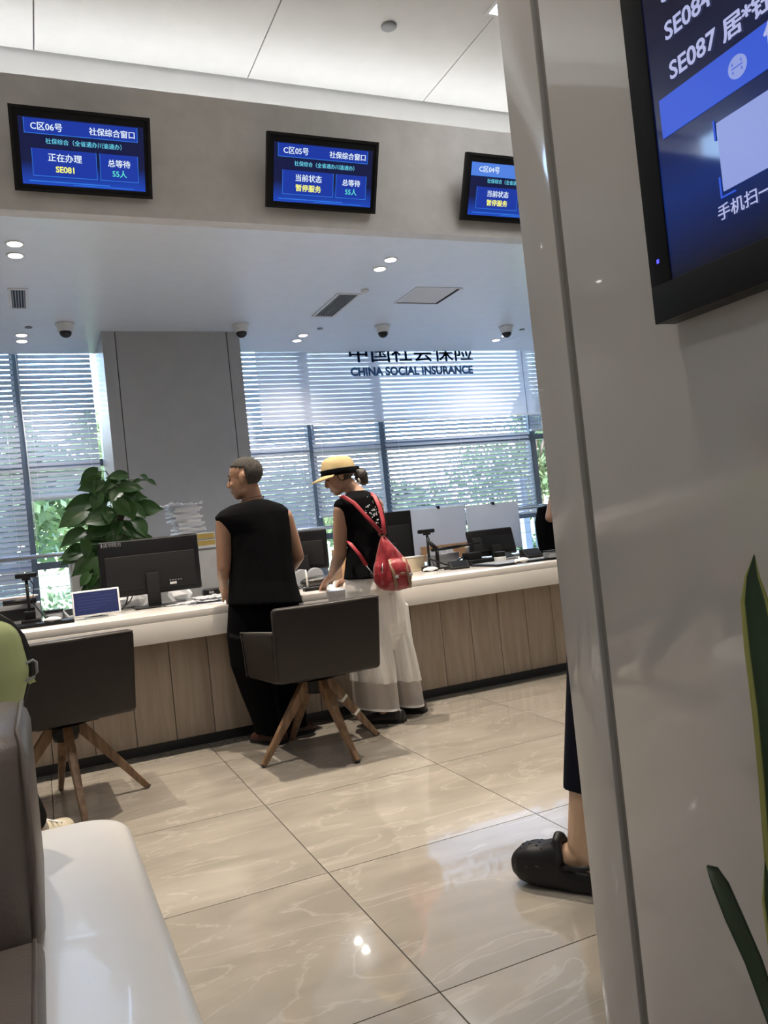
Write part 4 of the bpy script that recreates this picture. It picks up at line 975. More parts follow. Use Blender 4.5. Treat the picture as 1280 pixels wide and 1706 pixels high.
# hat, in its own frame sitting on the head
tl_ = (at(591, 783, 4.26) - at(536, 784, 4.26)).normalized()
hat = thing('straw_hat', 'straw visor cap with a black ribbon and bow, worn by the woman', 'hat', at(563, 784, 4.26))
hc = at(564, 786, 4.262); zx = Vector((-.10, 0, 1)).normalized()
Th = frame(hc, (-1, .22, -.06), (-.06, 0, 1)); R3 = Th.to_3x3()
def hring(r1, r2, z, n=40): return [Th @ Vector((r2 * math.cos(2 * PI * j / n), r1 * math.sin(2 * PI * j / n), z)) for j in range(n)]
MB().rings([hring(.098, .088, -.022), hring(.100, .090, .01), hring(.097, .088, .035), hring(.088, .08, .062), hring(.068, .062, .080), hring(.035, .03, .089), hring(.006, .006, .091)]).build('crown', 'straw', hat, smooth=True)
MB().rings([hring(.100, .090, -.022), hring(.1025, .0925, -.018), hring(.1035, .0935, .012), hring(.101, .091, .016)], False).build('ribbon', 'black_cloth', hat, smooth=True)
vis = MB(); n = 22; A = []; B = []
for j in range(n + 1):
    a = math.radians(22 + 136 * j / n); A.append(Th @ Vector((.092 * math.cos(a), .101 * math.sin(a), -.018)))
    k_ = .062 * math.sin(a) ** .8; B.append(Th @ Vector(((.095 + k_ * .5) * math.cos(a), (.101 + k_ * 1.05) * math.sin(a), -.018 - .03 * math.sin(a))))
for j in range(n): vis.poly([A[j], A[j + 1], B[j + 1], B[j]])
bmesh.ops.remove_doubles(vis.bm, verts=vis.bm.verts, dist=1e-5); bmesh.ops.solidify(vis.bm, geom=vis.bm.faces[:], thickness=.003)
vis.build('visor', 'straw', hat, smooth=True)
bw_ = MB(); c = Th @ Vector((.035, -.098, -.002))
bw_.ell(c + Vector((.012, -.01, .006)), (.020, .010, .018), n=12); bw_.ell(c + Vector((-.022, -.01, -.004)), (.022, .010, .014), n=12); bw_.ell(c + Vector((-.002, -.012, 0)), (.008, .010, .010), n=10)
bw_.build('bow', 'black_cloth', hat, smooth=True)
m = MB(); loftpx(m, [((583, 819), (608, 817), 4.20, .045), ((572, 827), (618, 821), 4.20, .065), ((560, 834), (628, 827), 4.20, .085), ((556, 842), (635, 840), 4.20, .092), ((566, 856), (641, 862), 4.20, .10), ((578, 885), (645, 890), 4.20, .105),
    ((580, 910), (644, 915), 4.20, .10), ((577, 940), (636, 940), 4.20, .10), ((575, 966), (632, 962), 4.20, .115)], fold=.03, nf=6)
m.build('sleeveless_top', 'black_cloth', wom, remesh=.007, relax=2)
# embroidery on the back of the top
random.seed(5)
em = MB()
for i in range(46):
    c = at(random.gauss(622, 7.5), random.gauss(853, 8), 4.102); r0 = random.uniform(.002, .006)
    em.ell(c, (r0, .0012, r0 * random.uniform(.5, 1.4)), n=7)
em.build('embroidery', 'paper', wom, smooth=True)['kind'] = 'stuff'
# wide trousers
m = MB(); loftpx(m, [((577, 958), (640, 957), 4.20, .10), ((577, 985), (664, 978), 4.20, .12), ((578, 1010), (674, 1005), 4.22, .125), ((580, 1040), (678, 1035), 4.22, .12), ((588, 1062), (676, 1058), 4.22, .08), ((600, 1085), (664, 1080), 4.22, .04)])
loftpx(m, [((578, 1005), (642, 1000), 4.18, .11), ((581, 1050), (648, 1055), 4.18, .105), ((586, 1100), (655, 1105), 4.18, .11), ((588, 1136), (659, 1136), 4.19, .115)], fold=.09, nf=7)
loftpx(m, [((636, 1005), (676, 1005), 4.25, .10), ((640, 1050), (682, 1055), 4.25, .10), ((646, 1100), (691, 1100), 4.26, .10), ((651, 1134), (697, 1132), 4.27, .105)], fold=.09, nf=7, seed=3)
o = m.build('trousers', 'white_linen', wom, remesh=.006, relax=1)
for v in o.data.vertices:
    q = v.co; k_ = min(1, max(0, (.78 - q.z) / .35)); v.co = q + Vector((.3, -1, 0)) * noise.noise(Vector((q.x * 34 + q.z * 3, q.y * 20, q.z * 4))) * .012 * (.35 + k_)
for (a0, b0, a1, b1, y, ry) in (((588, 1134), (659, 1134), (593, 1176), (663, 1176), 4.185, .115), ((651, 1132), (697, 1130), (658, 1172), (703, 1168), 4.27, .105)):
    m = MB(); loftpx(m, [(a0, b0, y, ry), (((a0[0] + a1[0]) / 2, (a0[1] + a1[1]) / 2), ((b0[0] + b1[0]) / 2, (b0[1] + b1[1]) / 2), y, ry * 1.02), (a1, b1, y, ry * 1.04)], fold=.06, nf=7, cap=False); m.build('sheer_hem', 'sheer_linen', wom, smooth=True)
    m = MB(); loftpx(m, [(a1, b1, y, ry * 1.045), ((a1[0] + .4, a1[1] + 4), (b1[0] + .6, b1[1] + 4), y, ry * 1.05)], cap=False); m.build('hem_band', 'white_linen', wom, smooth=True)
shoe('shoe', (1.80, 4.13, 0), (1.625, 4.30, 0), .095, .07, 'black_leather', wom); shoe('shoe', (1.985, 4.24, 0), (1.84, 4.40, 0), .095, .07, 'black_leather', wom)
MB().tube([wl_ + Vector((.027 * math.cos(a), .02 * math.sin(a), .026 * math.sin(a) + .02)) for a in [i / 20 * 2 * PI for i in range(21)]], .0025, 6).build('bracelet', 'brown_leather', wom, smooth=True)
# red backpack
YP = 4.04
bag = thing('backpack', 'red nylon sling backpack with tan trimmed pocket on the woman\'s back', 'backpack', at(655, 982, YP))
m = MB(); c = at(655, 955, YP)
loftpx(m, [((634, 893), (643, 893), YP, .012), ((632, 903), (650, 902), YP, .03), ((630, 916), (660, 914), YP, .045), ((627, 930), (672, 928), YP, .058), ((623, 945), (682, 943), YP, .068), ((622, 958), (687, 957), YP, .072), ((624, 970), (685, 970), YP, .066), ((631, 979), (678, 980), YP, .05), ((642, 984), (666, 984), YP, .02)], fold=.05, nf=6)
o = m.build('body', 'red_nylon', bag, remesh=.006, relax=5)
for v in o.data.vertices:
    q = v.co; v.co = q + Vector((0, -1, 0)) * noise.noise(Vector((q.x * 38, q.y * 10, q.z * 14))) * .012
m = MB(); loftpx(m, [((650, 934), (676, 932), YP - .05, .02), ((649, 945), (683, 942), YP - .052, .035), ((652, 962), (686, 960), YP - .052, .038), ((655, 976), (684, 975), YP - .048, .03), ((660, 981), (678, 981), YP - .045, .015)]); m.build('front_pocket', 'red_nylon', bag, remesh=.005, relax=3)
m = MB(); loftpx(m, [((650, 931), (676, 929), YP - .055, .014), ((648, 940), (680, 938), YP - .075, .016), ((651, 952), (684, 950), YP - .084, .016), ((654, 960), (684, 958), YP - .084, .012)]); m.build('pocket_flap', 'red_nylon', bag, smooth=True)
for x0, x1 in (((649, 932), (661, 976)), ((672, 928), (684, 972))):
    MB().tube([at(x0[0], x0[1], YP - .072), at((x0[0] + x1[0]) / 2 + 1, (x0[1] + x1[1]) / 2, YP - .096), at(x1[0], x1[1], YP - .088), at(x1[0] - 1, x1[1] + 7, YP - .08)], .010, 10, flat=(0, 1, 0)).build('buckle_strap', 'tan_trim', bag, smooth=True)
    p_ = at(x1[0] + .5, x1[1] - 15, YP - .105); BX('buckle', 'steel', (p_.x - .011, p_.y - .003, p_.z - .007), (p_.x + .011, p_.y + .003, p_.z + .007), bag, bevel=.002)
BX('name_plate', 'tan_trim', at(671, 955, YP - .104) + Vector((-.012, -.002, -.004)), at(671, 955, YP - .104) + Vector((.014, .002, .005)), bag, bevel=.002)
m = MB(); m.tube([at(620, 0, 1) * 0 + at(637, 888, YP + .02) + Vector((.022 * math.cos(a), 0, .02 * math.sin(a))) for a in [i / 16 * 2 * PI for i in range(17)]], .0045, 8); m.build('grab_ring', 'tan_trim', bag, smooth=True)
for nm, pts, r in (('shoulder_strap', [(567, 829, 4.17), (572, 827, 4.13), (590, 838, 4.08), (612, 862, 4.065), (637, 889, 4.03)], .0115), ('shoulder_strap', [(616, 822, 4.16), (624, 826, 4.12), (633, 845, 4.085), (638, 866, 4.06), (641, 890, 4.02)], .0125), ('lower_strap', [(580, 902, 4.13), (584, 906, 4.085), (600, 925, 4.08), (611, 943, 4.075)], .0105)):
    MB().tube([at(*p) for p in pts], r, 12, flat=(0, 1, 0)).build(nm, 'red_strap', bag, smooth=True)
MB().tube([at(611, 943, 4.07), at(618, 952, 4.06), at(621, 957, 4.055)], .003, 8).build('snap_hook', 'steel', bag, smooth=True)
MB().tube([at(621, 957, 4.05) + Vector((.013 * math.cos(a), 0, .013 * math.sin(a))) for a in [i / 14 * 2 * PI for i in range(15)]], .0028, 7).build('metal_ring', 'black_leather', bag, smooth=True)
MB().tube([at(638, 938, YP - .075), at(637, 946, YP - .08), at(637, 955, YP - .082)], .0035, 7).build('zip_charm', 'steel', bag, smooth=True)

# --- person half hidden behind the pillar, black clogs
per = thing('person', 'person in navy trousers and black clogs mostly hidden behind the pillar', 'person', (1.5, 1.95, 0))
Hp = frame((1.66, 1.97, 1.50), (-.55, .8, -.2)); m = MB(); head(m, Hp, .95)
m.chain([((1.66, 1.95, 1.46), .05), ((1.66, 1.94, 1.36), .055)])
m.loft([(1.36, 1.66, 1.94, .10, .07), (1.3, 1.66, 1.94, .17, .09), (1.1, 1.65, 1.94, .14, .1), (.95, 1.62, 1.94, .13, .1), (.8, 1.6, 1.94, .15, .11)])
m.chain([((1.80, 2.0, 1.3), .045), ((1.84, 2.04, 1.05), .038), ((1.84, 2.12, .84), .026)]); hand(m, (1.84, 2.12, .84), (0, .2, -.8), (.8, 0, .1), (0, 1, 0), .5)
m.chain([((1.56, 1.98, 1.3), .045), ((1.60, 1.96, 1.05), .038), ((1.66, 2.06, .95), .026)]); hand(m, (1.66, 2.06, .95), (.5, .2, .1), (0, -.3, 1), (0, 1, 0), .5)
m.chain([((1.58, 1.94, .80), .08), ((1.46, 1.93, .48), .05), ((1.392, 1.935, .30), .051), ((1.362, 1.945, .13), .044)])
m.chain([((1.360, 1.945, .12), .040), ((1.385, 1.915, .075), .040)]); m.chain([((1.37, 1.935, .11), .036), ((1.32, 2.0, .085), .036), ((1.29, 2.05, .06), .03)])
m.chain([((1.67, 1.98, .80), .09), ((1.68, 2.0, .45), .055), ((1.69, 2.02, .12), .036), ((1.62, 2.12, .06), .032)])
m.build('body', 'skin_leg', per, remesh=.005, relax=3); face_bits(per, Hp, .95)
hair_cap(Hp, .95, lambda p: p.y < .03 and p.z > -.08, 'hair', 'dark_brown_hair', per, r=(.082, .102, .09))
m = MB(); m.loft([(1.37, 1.66, 1.94, .09, .08), (1.33, 1.66, 1.94, .18, .105), (1.15, 1.655, 1.94, .17, .12), (1.0, 1.63, 1.94, .16, .12), (.84, 1.60, 1.94, .195, .13)]); m.build('shirt', 'navy_trouser', per, remesh=.008)
m = MB(); m.loft([(.95, 1.64, 1.94, .15, .12), (.84, 1.61, 1.94, .19, .14), (.74, 1.61, 1.94, .18, .14)])
m.loft([(.84, 1.55, 1.94, .13, .12), (.60, 1.470, 1.94, .085, .085), (.45, 1.44, 1.94, .082, .08), (.278, 1.404, 1.94, .078, .072)], fold=.04, nf=5, tilt=-.18)
m.loft([(.84, 1.66, 1.97, .11, .12), (.60, 1.67, 1.98, .09, .085), (.27, 1.685, 2.01, .085, .075)]); m.build('trousers', 'navy_trouser', per, remesh=.006)
def clog(heel, toe, parent):
    heel = Vector(heel); toe = Vector(toe); L_ = (toe - heel).length; f = (toe - heel).normalized(); s_ = Vector((f.y, -f.x, 0)); R3 = Matrix((s_, f, Vector((0, 0, 1)))).transposed()
    P = lambda x, y, z: heel + s_ * x + f * y * L_ + Vector((0, 0, z))
    m = MB(); rs = []
    for a, W, z0, zt in ((0, .030, .012, .06), (.03, .040, .006, .068), (.15, .044, 0, .066), (.35, .048, 0, .066), (.46, .051, .0, .088), (.53, .053, 0, .138), (.58, .054, 0, .136), (.68, .055, 0, .124), (.8, .056, .003, .120), (.9, .051, .012, .108), (.97, .036, .028, .088), (1.0, .018, .042, .070)):
        rs.append([P(W * math.copysign(abs(math.cos(b)) ** .6, math.cos(b)), a, z0 + (zt - z0) * (.5 + .5 * math.copysign(abs(math.sin(b)) ** .75, math.sin(b)))) for b in [i / 28 * 2 * PI for i in range(28)]])
    m.rings(rs)
    m.chain([(P(-.02, .53, .138), .014), (P(0, .53, .146), .016), (P(.02, .53, .138), .014)]); m.chain([(P(-.02, .53, .138), .014), (P(-.045, .49, .095), .011)]); m.chain([(P(.02, .53, .138), .014), (P(.045, .49, .095), .011)])
    o = m.build('clog', 'clog_rubber', parent, remesh=.0042, relax=2)
    for x, y, z in ((-.022, .72, .120), (0, .72, .1215), (.02, .72, .120), (-.032, .79, .112), (-.011, .80, .118), (.012, .80, .118), (.032, .79, .112), (-.024, .87, .108), (.0, .88, .110), (.022, .87, .108), (-.034, .66, .118), (.032, .66, .118)):
        MB().ell(P(x, y, z), (.0048, .0055, .0035), R3, 10).build('vent_hole', 'dome_black', o, smooth=True)
    for y, z in ((.80, .070), (.90, .066), (.70, .072)):
        MB().ell(P(-.0535 + (.006 if y > .85 else 0), y, z), (.003, .008, .005), R3, 10).build('side_vent', 'dome_black', o, smooth=True)
    MB().tube([P(-.050, .47, .075), P(-.052, .25, .085), P(-.03, .02, .095), P(0, -.03, .097), P(.03, .02, .095), P(.052, .25, .085), P(.050, .47, .075)], .0075, 8).build('heel_strap', 'clog_rubber', o, smooth=True)
clog((1.418, 1.86, 0), (1.232, 2.125, 0), per); clog((1.735, 1.95, 0), (1.55, 2.2, 0), per)

# --- green shirt person at the left edge, sitting on the far end of the bench
gp = thing('person', 'seated person in lime green shirt with black shoulder strap at left edge', 'person', (-.3, 2.3, .42))
YG = 2.22
sh = at(4, 1062, YG); m = MB(); Hg = frame((-.36, 2.25, 1.12), (.3, .9, -.2)); head(m, Hg, .95)
m.chain([((-.36, 2.23, 1.08), .05), ((-.35, 2.2, .98), .055)])
m.loft([(1.0, -.33, 2.2, .10, .07), (.94, -.32, 2.2, .15, .09), (.75, -.32, 2.2, .13, .1), (.56, -.31, 2.2, .14, .11), (.48, -.31, 2.2, .14, .12)])
fa = at(40, 1150, 2.36); fb = at(33, 1174, 2.46)
m.chain([((-.16, 2.2, .9), .045), ((-.115, 2.24, .66), .038), ((-.12, 2.40, .60), .034), ((-.20, 2.52, .59), .025)]); hand(m, (-.20, 2.52, .59), (-.5, .6, -.05), (0, 0, 1), (0, 1, 0), .4)
m.chain([((-.49, 2.2, .9), .045), ((-.52, 2.24, .67), .038), ((-.44, 2.45, .60), .025)]); hand(m, (-.44, 2.45, .60), (.4, .6, -.05), (0, 0, 1), (0, 1, 0), .4)
m.chain([((-.22, 2.25, .53), .07), ((-.16, 2.68, .50), .052), ((-.12, 3.08, .27), .04), ((-.095, 3.34, .10), .034)]); m.chain([((-.40, 2.25, .53), .07), ((-.42, 2.72, .52), .052), ((-.42, 2.85, .1), .034)])
m.build('body', 'skin_woman', gp, remesh=.0055, relax=3); face_bits(gp, Hg, .95); hair_cap(Hg, .95, lambda p: p.y < .03 and p.z > -.08, 'hair', 'dark_brown_hair', gp, r=(.082, .102, .09))
m = MB(); m.loft([(.995, -.33, 2.2, .11, .085), (.96, -.32, 2.2, .17, .10), (.80, -.31, 2.2, .18, .125), (.65, -.30, 2.2, .165, .135), (.52, -.30, 2.2, .17, .145), (.44, -.30, 2.21, .18, .15)], fold=.03, nf=7)
c1 = at(-8, 1075, YG); c2 = at(6, 1120, YG); c3 = at(2, 1165, YG)
m.chain([(c1, .062), (c2, .060), (c3, .052)]); m.build('shirt', 'green_shirt', gp, remesh=.007, relax=4)
MB().tube([at(-6, 1030, YG), at(12, 1042, YG), at(30, 1063, YG), at(42, 1092, YG), at(47, 1118, YG), at(42, 1148, YG + .03), at(33, 1178, YG + .04)], [.014, .017, .018, .018, .014, .010, .008], 12, flat=(.3, 1, 0)).build('shoulder_strap', 'black_strap', gp, smooth=True)
c = at(49, 1117, YG - .02)
MB().tube([c + Vector(((.017) * x, 0, .021 * z + .006 * x)) for x, z in ((-1, -1), (-1, .7), (-.6, 1), (.6, 1), (1, .6), (1, -.6), (.6, -1), (-1, -1))], .0035, 8).build('strap_buckle', 'grey_plastic', gp, smooth=True)
MB().tube([at(44, 1128, YG), at(50, 1136, YG - .01), at(58, 1132, YG - .01)], .006, 8).build('strap_tail', 'green_shirt', gp, smooth=True)
m = MB(); m.chain([((-.22, 2.28, .54), .10), ((-.16, 2.68, .51), .075), ((-.125, 3.06, .285), .06), ((-.105, 3.24, .175), .055)]); m.chain([((-.40, 2.28, .54), .10), ((-.42, 2.72, .53), .07), ((-.42, 2.83, .2), .055)]); m.build('trousers', 'black_trouser', gp, remesh=.008)
MB().chain([((-.10, 3.28, .15), .040), ((-.085, 3.40, .085), .036)]).build('sock', 'grey_sock', gp, remesh=.006)
s_ = shoe('sneaker', (-.125, 3.34, .01), (.02, 3.58, .01), .10, .085, 'cream_sneaker', gp, 'cream_sneaker')
for i in range(4):
    f_ = .45 + i * .09; c = Vector((-.125, 3.34, 0)).lerp(Vector((.02, 3.58, 0)), f_); MB().tube([c + Vector((-.03, .018, .092 - i * .011)), c + Vector((0, 0, .102 - i * .013)), c + Vector((.03, -.018, .092 - i * .011))], .004, 6).build('lace', 'paper', s_, smooth=True)
shoe('sneaker', (-.42, 2.80, 0), (-.40, 3.06, 0), .10, .085, 'cream_sneaker', gp, 'cream_sneaker')

# --- staff member far right behind the counter
st = thing('person', 'seated staff member in black top with bare arm behind the counter by the pillar', 'person', (4.12, 5.75, .45))
Y5 = 5.75; Hs = frame((4.22, 5.72, 1.50), (-.6, -.8, -.2)); m = MB(); head(m, Hs, .93)
m.chain([((4.2, 5.75, 1.46), .045), ((4.2, 5.76, 1.36), .05)])
a1 = at(921, 815, 5.62); a2 = at(917, 862, 5.60)
m.chain([((4.2, 5.76, 1.34), .05), (a1 + Vector((.03, 0, 0)), .045), (a2, .042), ((4.14, 5.56, 1.0), .035), ((4.2, 5.45, .86), .026)]); hand(m, (4.2, 5.45, .86), (.4, -.5, -.1), (0, 0, 1), (1, 0, 0), .4)
m.chain([((4.2, 5.76, 1.34), .05), ((4.40, 5.78, 1.29), .045), ((4.45, 5.68, 1.02), .035), ((4.4, 5.48, .86), .026)]); hand(m, (4.4, 5.48, .86), (-.2, -.5, -.1), (0, 0, 1), (-1, 0, 0), .4)
m.loft([(1.34, 4.22, 5.76, .12, .07), (1.1, 4.22, 5.76, .13, .1), (.8, 4.2, 5.76, .13, .1), (.55, 4.2, 5.74, .15, .12)])
m.chain([((4.12, 5.74, .54), .07), ((4.12, 5.44, .54), .055), ((4.12, 5.42, .08), .04)]); m.chain([((4.32, 5.74, .54), .07), ((4.32, 5.44, .54), .055), ((4.32, 5.42, .08), .04)])
m.build('body', 'skin_woman', st, remesh=.007, relax=3); face_bits(st, Hs, .93); hair_cap(Hs, .93, lambda p: p.y < .03 and p.z > -.09, 'hair', 'dark_brown_hair', st, r=(.082, .102, .09))
m = MB(); loftpx(m, [((930, 836), (990, 836), Y5, .07), ((897, 846), (990, 846), Y5, .105), ((893, 870), (990, 870), Y5, .125), ((896, 895), (990, 895), Y5, .12), ((900, 916), (992, 916), Y5, .125), ((901, 960), (1000, 960), Y5, .13)]); 
m.build('sleeveless_top', 'black_cloth', st, remesh=.009)
m = MB(); m.chain([((4.12, 5.76, .55), .10), ((4.12, 5.42, .55), .075), ((4.12, 5.42, .12), .055)]); m.chain([((4.32, 5.76, .55), .10), ((4.32, 5.42, .55), .075), ((4.32, 5.42, .12), .055)]); m.build('trousers', 'black_trouser', st, remesh=.01)
for x in (4.12, 4.32): shoe('shoe', (x, 5.46, 0), (x, 5.22 + .08, 0), .09, .07, 'black_leather', st)
oc = thing('office_chair', 'black office chair under the staff member behind the counter', 'chair', (4.22, 5.76, 0))
BX('seat', 'black_matte', (3.99, 5.52, .36), (4.46, 5.94, .42), oc, bevel=.02); BX('backrest', 'black_matte', (4.06, 5.92, .42), (4.46, 5.955, .90), oc, bevel=.015)
MB().cyl((4.22, 5.76, .08), (4.22, 5.76, .4), .03, n=14).build('gas_column', 'black_plastic', oc, smooth=True)
for i in range(5):
    a = i * 2 * PI / 5; MB().tube([(4.22, 5.76, .09), (4.22 + .26 * math.cos(a), 5.76 + .26 * math.sin(a), .045)], [.022, .014], 8).build('base_arm', 'black_plastic', oc, smooth=True)
    MB().ell((4.22 + .26 * math.cos(a), 5.76 + .26 * math.sin(a), .026), (.024, .024, .026), n=12).build('caster', 'black_matte', oc, smooth=True)
#==PLANTS==
# ------------------------------------------------------------------ pothos behind the monitor
def leaf_mesh(name, L_, W, mat, heart=True, droop=.25, fold=.25):
    m = MB(); n = 8; rows = []
    for i in range(n + 1):
        u = i / n
        w_ = W * (math.sin(PI * min(1, (u * .86 + .14))) ** .75) * (1 - u ** 5) if heart else W * math.sin(PI * u) ** .7
        if i == 0 and heart: w_ = W * .35
        y = u * L_; z = -droop * L_ * u * u; back = -.10 * L_ * (1 - u) ** 3 if heart else 0
        rows.append([Vector((-w_ / 2, y + back, z - fold * 0 + w_ * fold * .5)), Vector((-w_ / 4, y + back * .4, z + w_ * fold * .18)), Vector((0, y, z)), Vector((w_ / 4, y + back * .4, z + w_ * fold * .18)), Vector((w_ / 2, y + back, z + w_ * fold * .5))])
    vs = [[m.bm.verts.new(p) for p in r] for r in rows]
    for A, B in zip(vs, vs[1:]):
        for j in range(4): m.bm.faces.new((A[j], A[j + 1], B[j + 1], B[j]))
    bmesh.ops.remove_doubles(m.bm, verts=m.bm.verts, dist=1e-4)
    bmesh.ops.recalc_face_normals(m.bm, faces=m.bm.faces); me = bpy.data.meshes.new(name); m.bm.to_mesh(me); m.bm.free(); me.materials.append(MATS[mat])
    me.polygons.foreach_set('use_smooth', [True] * len(me.polygons)); return me
random.seed(11)
YPL = 5.68
pp = thing('potted_pothos', 'tall leafy pothos climbing a moss pole behind the left monitor', 'potted plant', (.50, YPL, 0))
LM = [leaf_mesh('leaf', 1, .72, 'plant_leaf', droop=.18), leaf_mesh('leaf', 1, .62, 'plant_leaf', droop=.32, fold=.4)]
def put_leaf(b, tip, nrm, k_, wf=1.0):
    d = tip - b; L_ = d.length; f = d.normalized(); n_ = (nrm - f * nrm.dot(f)).normalized(); s_ = f.cross(n_)
    o = bpy.data.objects.new('leaf', LM[k_ % 2]); COL.objects.link(o)
    T = Matrix((s_ * L_ * wf, f * L_, n_ * L_)).transposed().to_4x4(); T.translation = b
    o.parent = pp; o.matrix_parent_inverse = Matrix.Identity(4); o.matrix_local = Matrix.Translation((-.50, -YPL, 0)) @ T
    return o
key = [((470, 95), (275, 225)), ((780, 150), (565, 135)), ((500, 200), (262, 295)), ((420, 400), (115, 485)), ((330, 520), (35, 680)), ((320, 740), (60, 872)), ((300, 900), (150, 970)), ((430, 1010), (185, 1210)), ((880, 490), (1165, 490)),
    ((780, 390), (995, 350)), ((700, 270), (925, 270)), ((1000, 190), (1100, 235)), ((995, 180), (930, 130)), ((915, 190), (835, 215)), ((860, 600), (1010, 790)), ((470, 1190), (330, 1330)), ((640, 560), (290, 620)), ((500, 270), (430, 470)), ((470, 1130), (400, 1400)),
    ((640, 170), (560, 280)), ((700, 300), (600, 420)), ((560, 480), (270, 600)), ((600, 620), (330, 800)), ((760, 480), (640, 560)), ((820, 720), (960, 800)), ((560, 880), (330, 980)), ((500, 820), (280, 900)), ((700, 640), (620, 800)), ((740, 200), (690, 330)), ((450, 1040), (310, 1190))]
stems = MB()
def PX(u, v, y): return at(90 + u / 6.4, 770 + v / 6.4, y)
for k_, (b, tp) in enumerate(key):
    y = YPL + random.uniform(-.16, .02); B = PX(*b, y + .02); Tp = PX(*tp, y - random.uniform(.0, .05))
    put_leaf(B, Tp, Vector((random.uniform(-.4, .4), -1, random.uniform(.1, .7))), k_, .95 if (Tp - B).length > .1 else .8)
    c = Vector((.52 + random.uniform(-.02, .02), YPL, B.z - random.uniform(.05, .14))); mid = (B + c) / 2 + Vector((0, 0, .05)); stems.tube([c, mid, B], .0035, 6)
for k_ in range(62):
    v = random.uniform(180, 1400); wd = 300 if v < 1000 else 130; u = random.gauss(600 if v < 900 else 480, wd * .5)
    u = min(max(u, 260), 960); y = YPL + random.uniform(-.22, .14)
    B = PX(u, v, y); a = random.uniform(-PI, 0) if u > 600 else random.uniform(-PI, 0); 
    dr = Vector((math.cos(a) * .9 + (-.5 if u < 560 else .4), random.uniform(-.5, .2), -abs(math.sin(a)) * .8)).normalized()
    Ln = random.uniform(.10, .17); put_leaf(B, B + dr * Ln, Vector((random.uniform(-.5, .5), -.9, random.uniform(0, .8))), k_)
    c = Vector((.52, YPL, B.z - .08)); stems.tube([c, (B + c) / 2 + Vector((0, 0, .03)), B], .003, 5)
stems.build('stems', 'plant_stem', pp, smooth=True)
MB().tube([(.52, YPL, .36), (.525, YPL, 1.52)], [.036, .03], 12).build('moss_pole', 'moss_pole', pp, smooth=True)
MB().lathe((.5, YPL, 0), [(.12, 0), (.15, .02), (.17, .36), (.175, .38), (.16, .38), (.155, .34)], 32).build('pot', 'pot_grey', pp, smooth=True)
MB().lathe((.5, YPL, .33), [(.157, 0), (.10, .015), (.001, .02)], 24).build('soil', 'soil', pp, smooth=True)
# ------------------------------------------------------------------ snake plant at the right edge
m_ = M('snake_leaf', (.03, .06, .03), .4); n = m_.node_tree.nodes; l = m_.node_tree.links; b = n['Principled BSDF']
tc = n.new('ShaderNodeUVMap'); sx_ = n.new('ShaderNodeSeparateXYZ'); l.new(tc.outputs[0], sx_.inputs[0])
cr = n.new('ShaderNodeValToRGB'); e = cr.color_ramp.elements; e[0].position = 0; e[0].color = (.34, .33, .09, 1); e[1].position = .13; e[1].color = (.30, .31, .09, 1)
for p_, c_ in ((.17, (.02, .045, .02, 1)), (.83, (.02, .045, .02, 1)), (.87, (.30, .31, .09, 1))): x = cr.color_ramp.elements.new(p_); x.color = c_
l.new(sx_.outputs[0], cr.inputs[0]); l.new(cr.outputs[0], b.inputs['Base Color'])
sp = thing('snake_plant', 'snake plant with yellow edged blade leaves in front of the pillar', 'potted plant', (.835, .66, 0))
def blade(pts, ws, nrm, label=None, mat='snake_leaf'):
    pts = [Vector(p) for p in pts]; me = bpy.data.meshes.new('leaf'); vs = []; fs = []; nc = 7
    for i, (p, w_) in enumerate(zip(pts, ws)):
        t_ = (pts[min(i + 1, len(pts) - 1)] - pts[max(i - 1, 0)]).normalized(); s_ = t_.cross(Vector(nrm)).normalized(); nn = s_.cross(t_)
        for j in range(nc): x = j / (nc - 1) * 2 - 1; vs.append(p + s_ * x * w_ / 2 + nn * (x * x) * w_ * .16)
    k0 = len(pts) * nc
    for i, (p, w_) in enumerate(zip(pts, ws)):
        for j in range(nc): vs.append(vs[i * nc + j] + Vector(nrm).normalized() * -.003)
    for i in range(len(pts) - 1):
        for j in range(nc - 1):
            a = i * nc + j; fs.append((a, a + 1, a + nc + 1, a + nc)); fs.append((k0 + a, k0 + a + nc, k0 + a + nc + 1, k0 + a + 1))
        for j in (0, nc - 1): a = i * nc + j; fs.append((a, a + nc, k0 + a + nc, k0 + a))
    me.from_pydata(vs, [], fs); uv = me.uv_layers.new(name='UVMap')
    for lp in me.loops: uv.data[lp.index].uv = ((lp.vertex_index % nc) / (nc - 1), (lp.vertex_index % k0) // nc / len(pts))
    me.materials.append(MATS[mat]); me.polygons.foreach_set('use_smooth', [True] * len(me.polygons))
    o = bpy.data.objects.new('leaf', me); COL.objects.link(o); o.parent = sp; o.matrix_parent_inverse = mw(sp).inverted(); return o
XS = .85
c = lambda px, py, x=XS: atx(px, py, x)
NR = (-.75, -.6, .1)
blade([(.84, .67, .28), c(1312, 1560, .86), c(1296, 1300, .855), c(1284, 1180), c(1270, 1080), c(1258, 1000), c(1254, 960), c(1257, 924)], [.035, .042, .045, .044, .042, .034, .018, .001], NR)
blade([(.835, .69, .28), c(1292, 1700, .85), c(1256, 1600), c(1225, 1530), c(1202, 1475), c(1190, 1452), c(1178, 1443)], [.02, .022, .024, .026, .024, .018, .002], NR, mat='dark_leaf')
blade([(.83, .64, .28), c(1310, 1640, .83), c(1284, 1500, .83), c(1275, 1436, .83)], [.03, .032, .02, .001], NR)
blade([(.84, .62, .28), (.86, .60, .6), (.85, .56, .95)], [.04, .05, .002], NR); blade([(.82, .60, .28), (.80, .52, .6), (.78, .5, .85)], [.04, .045, .002], NR)
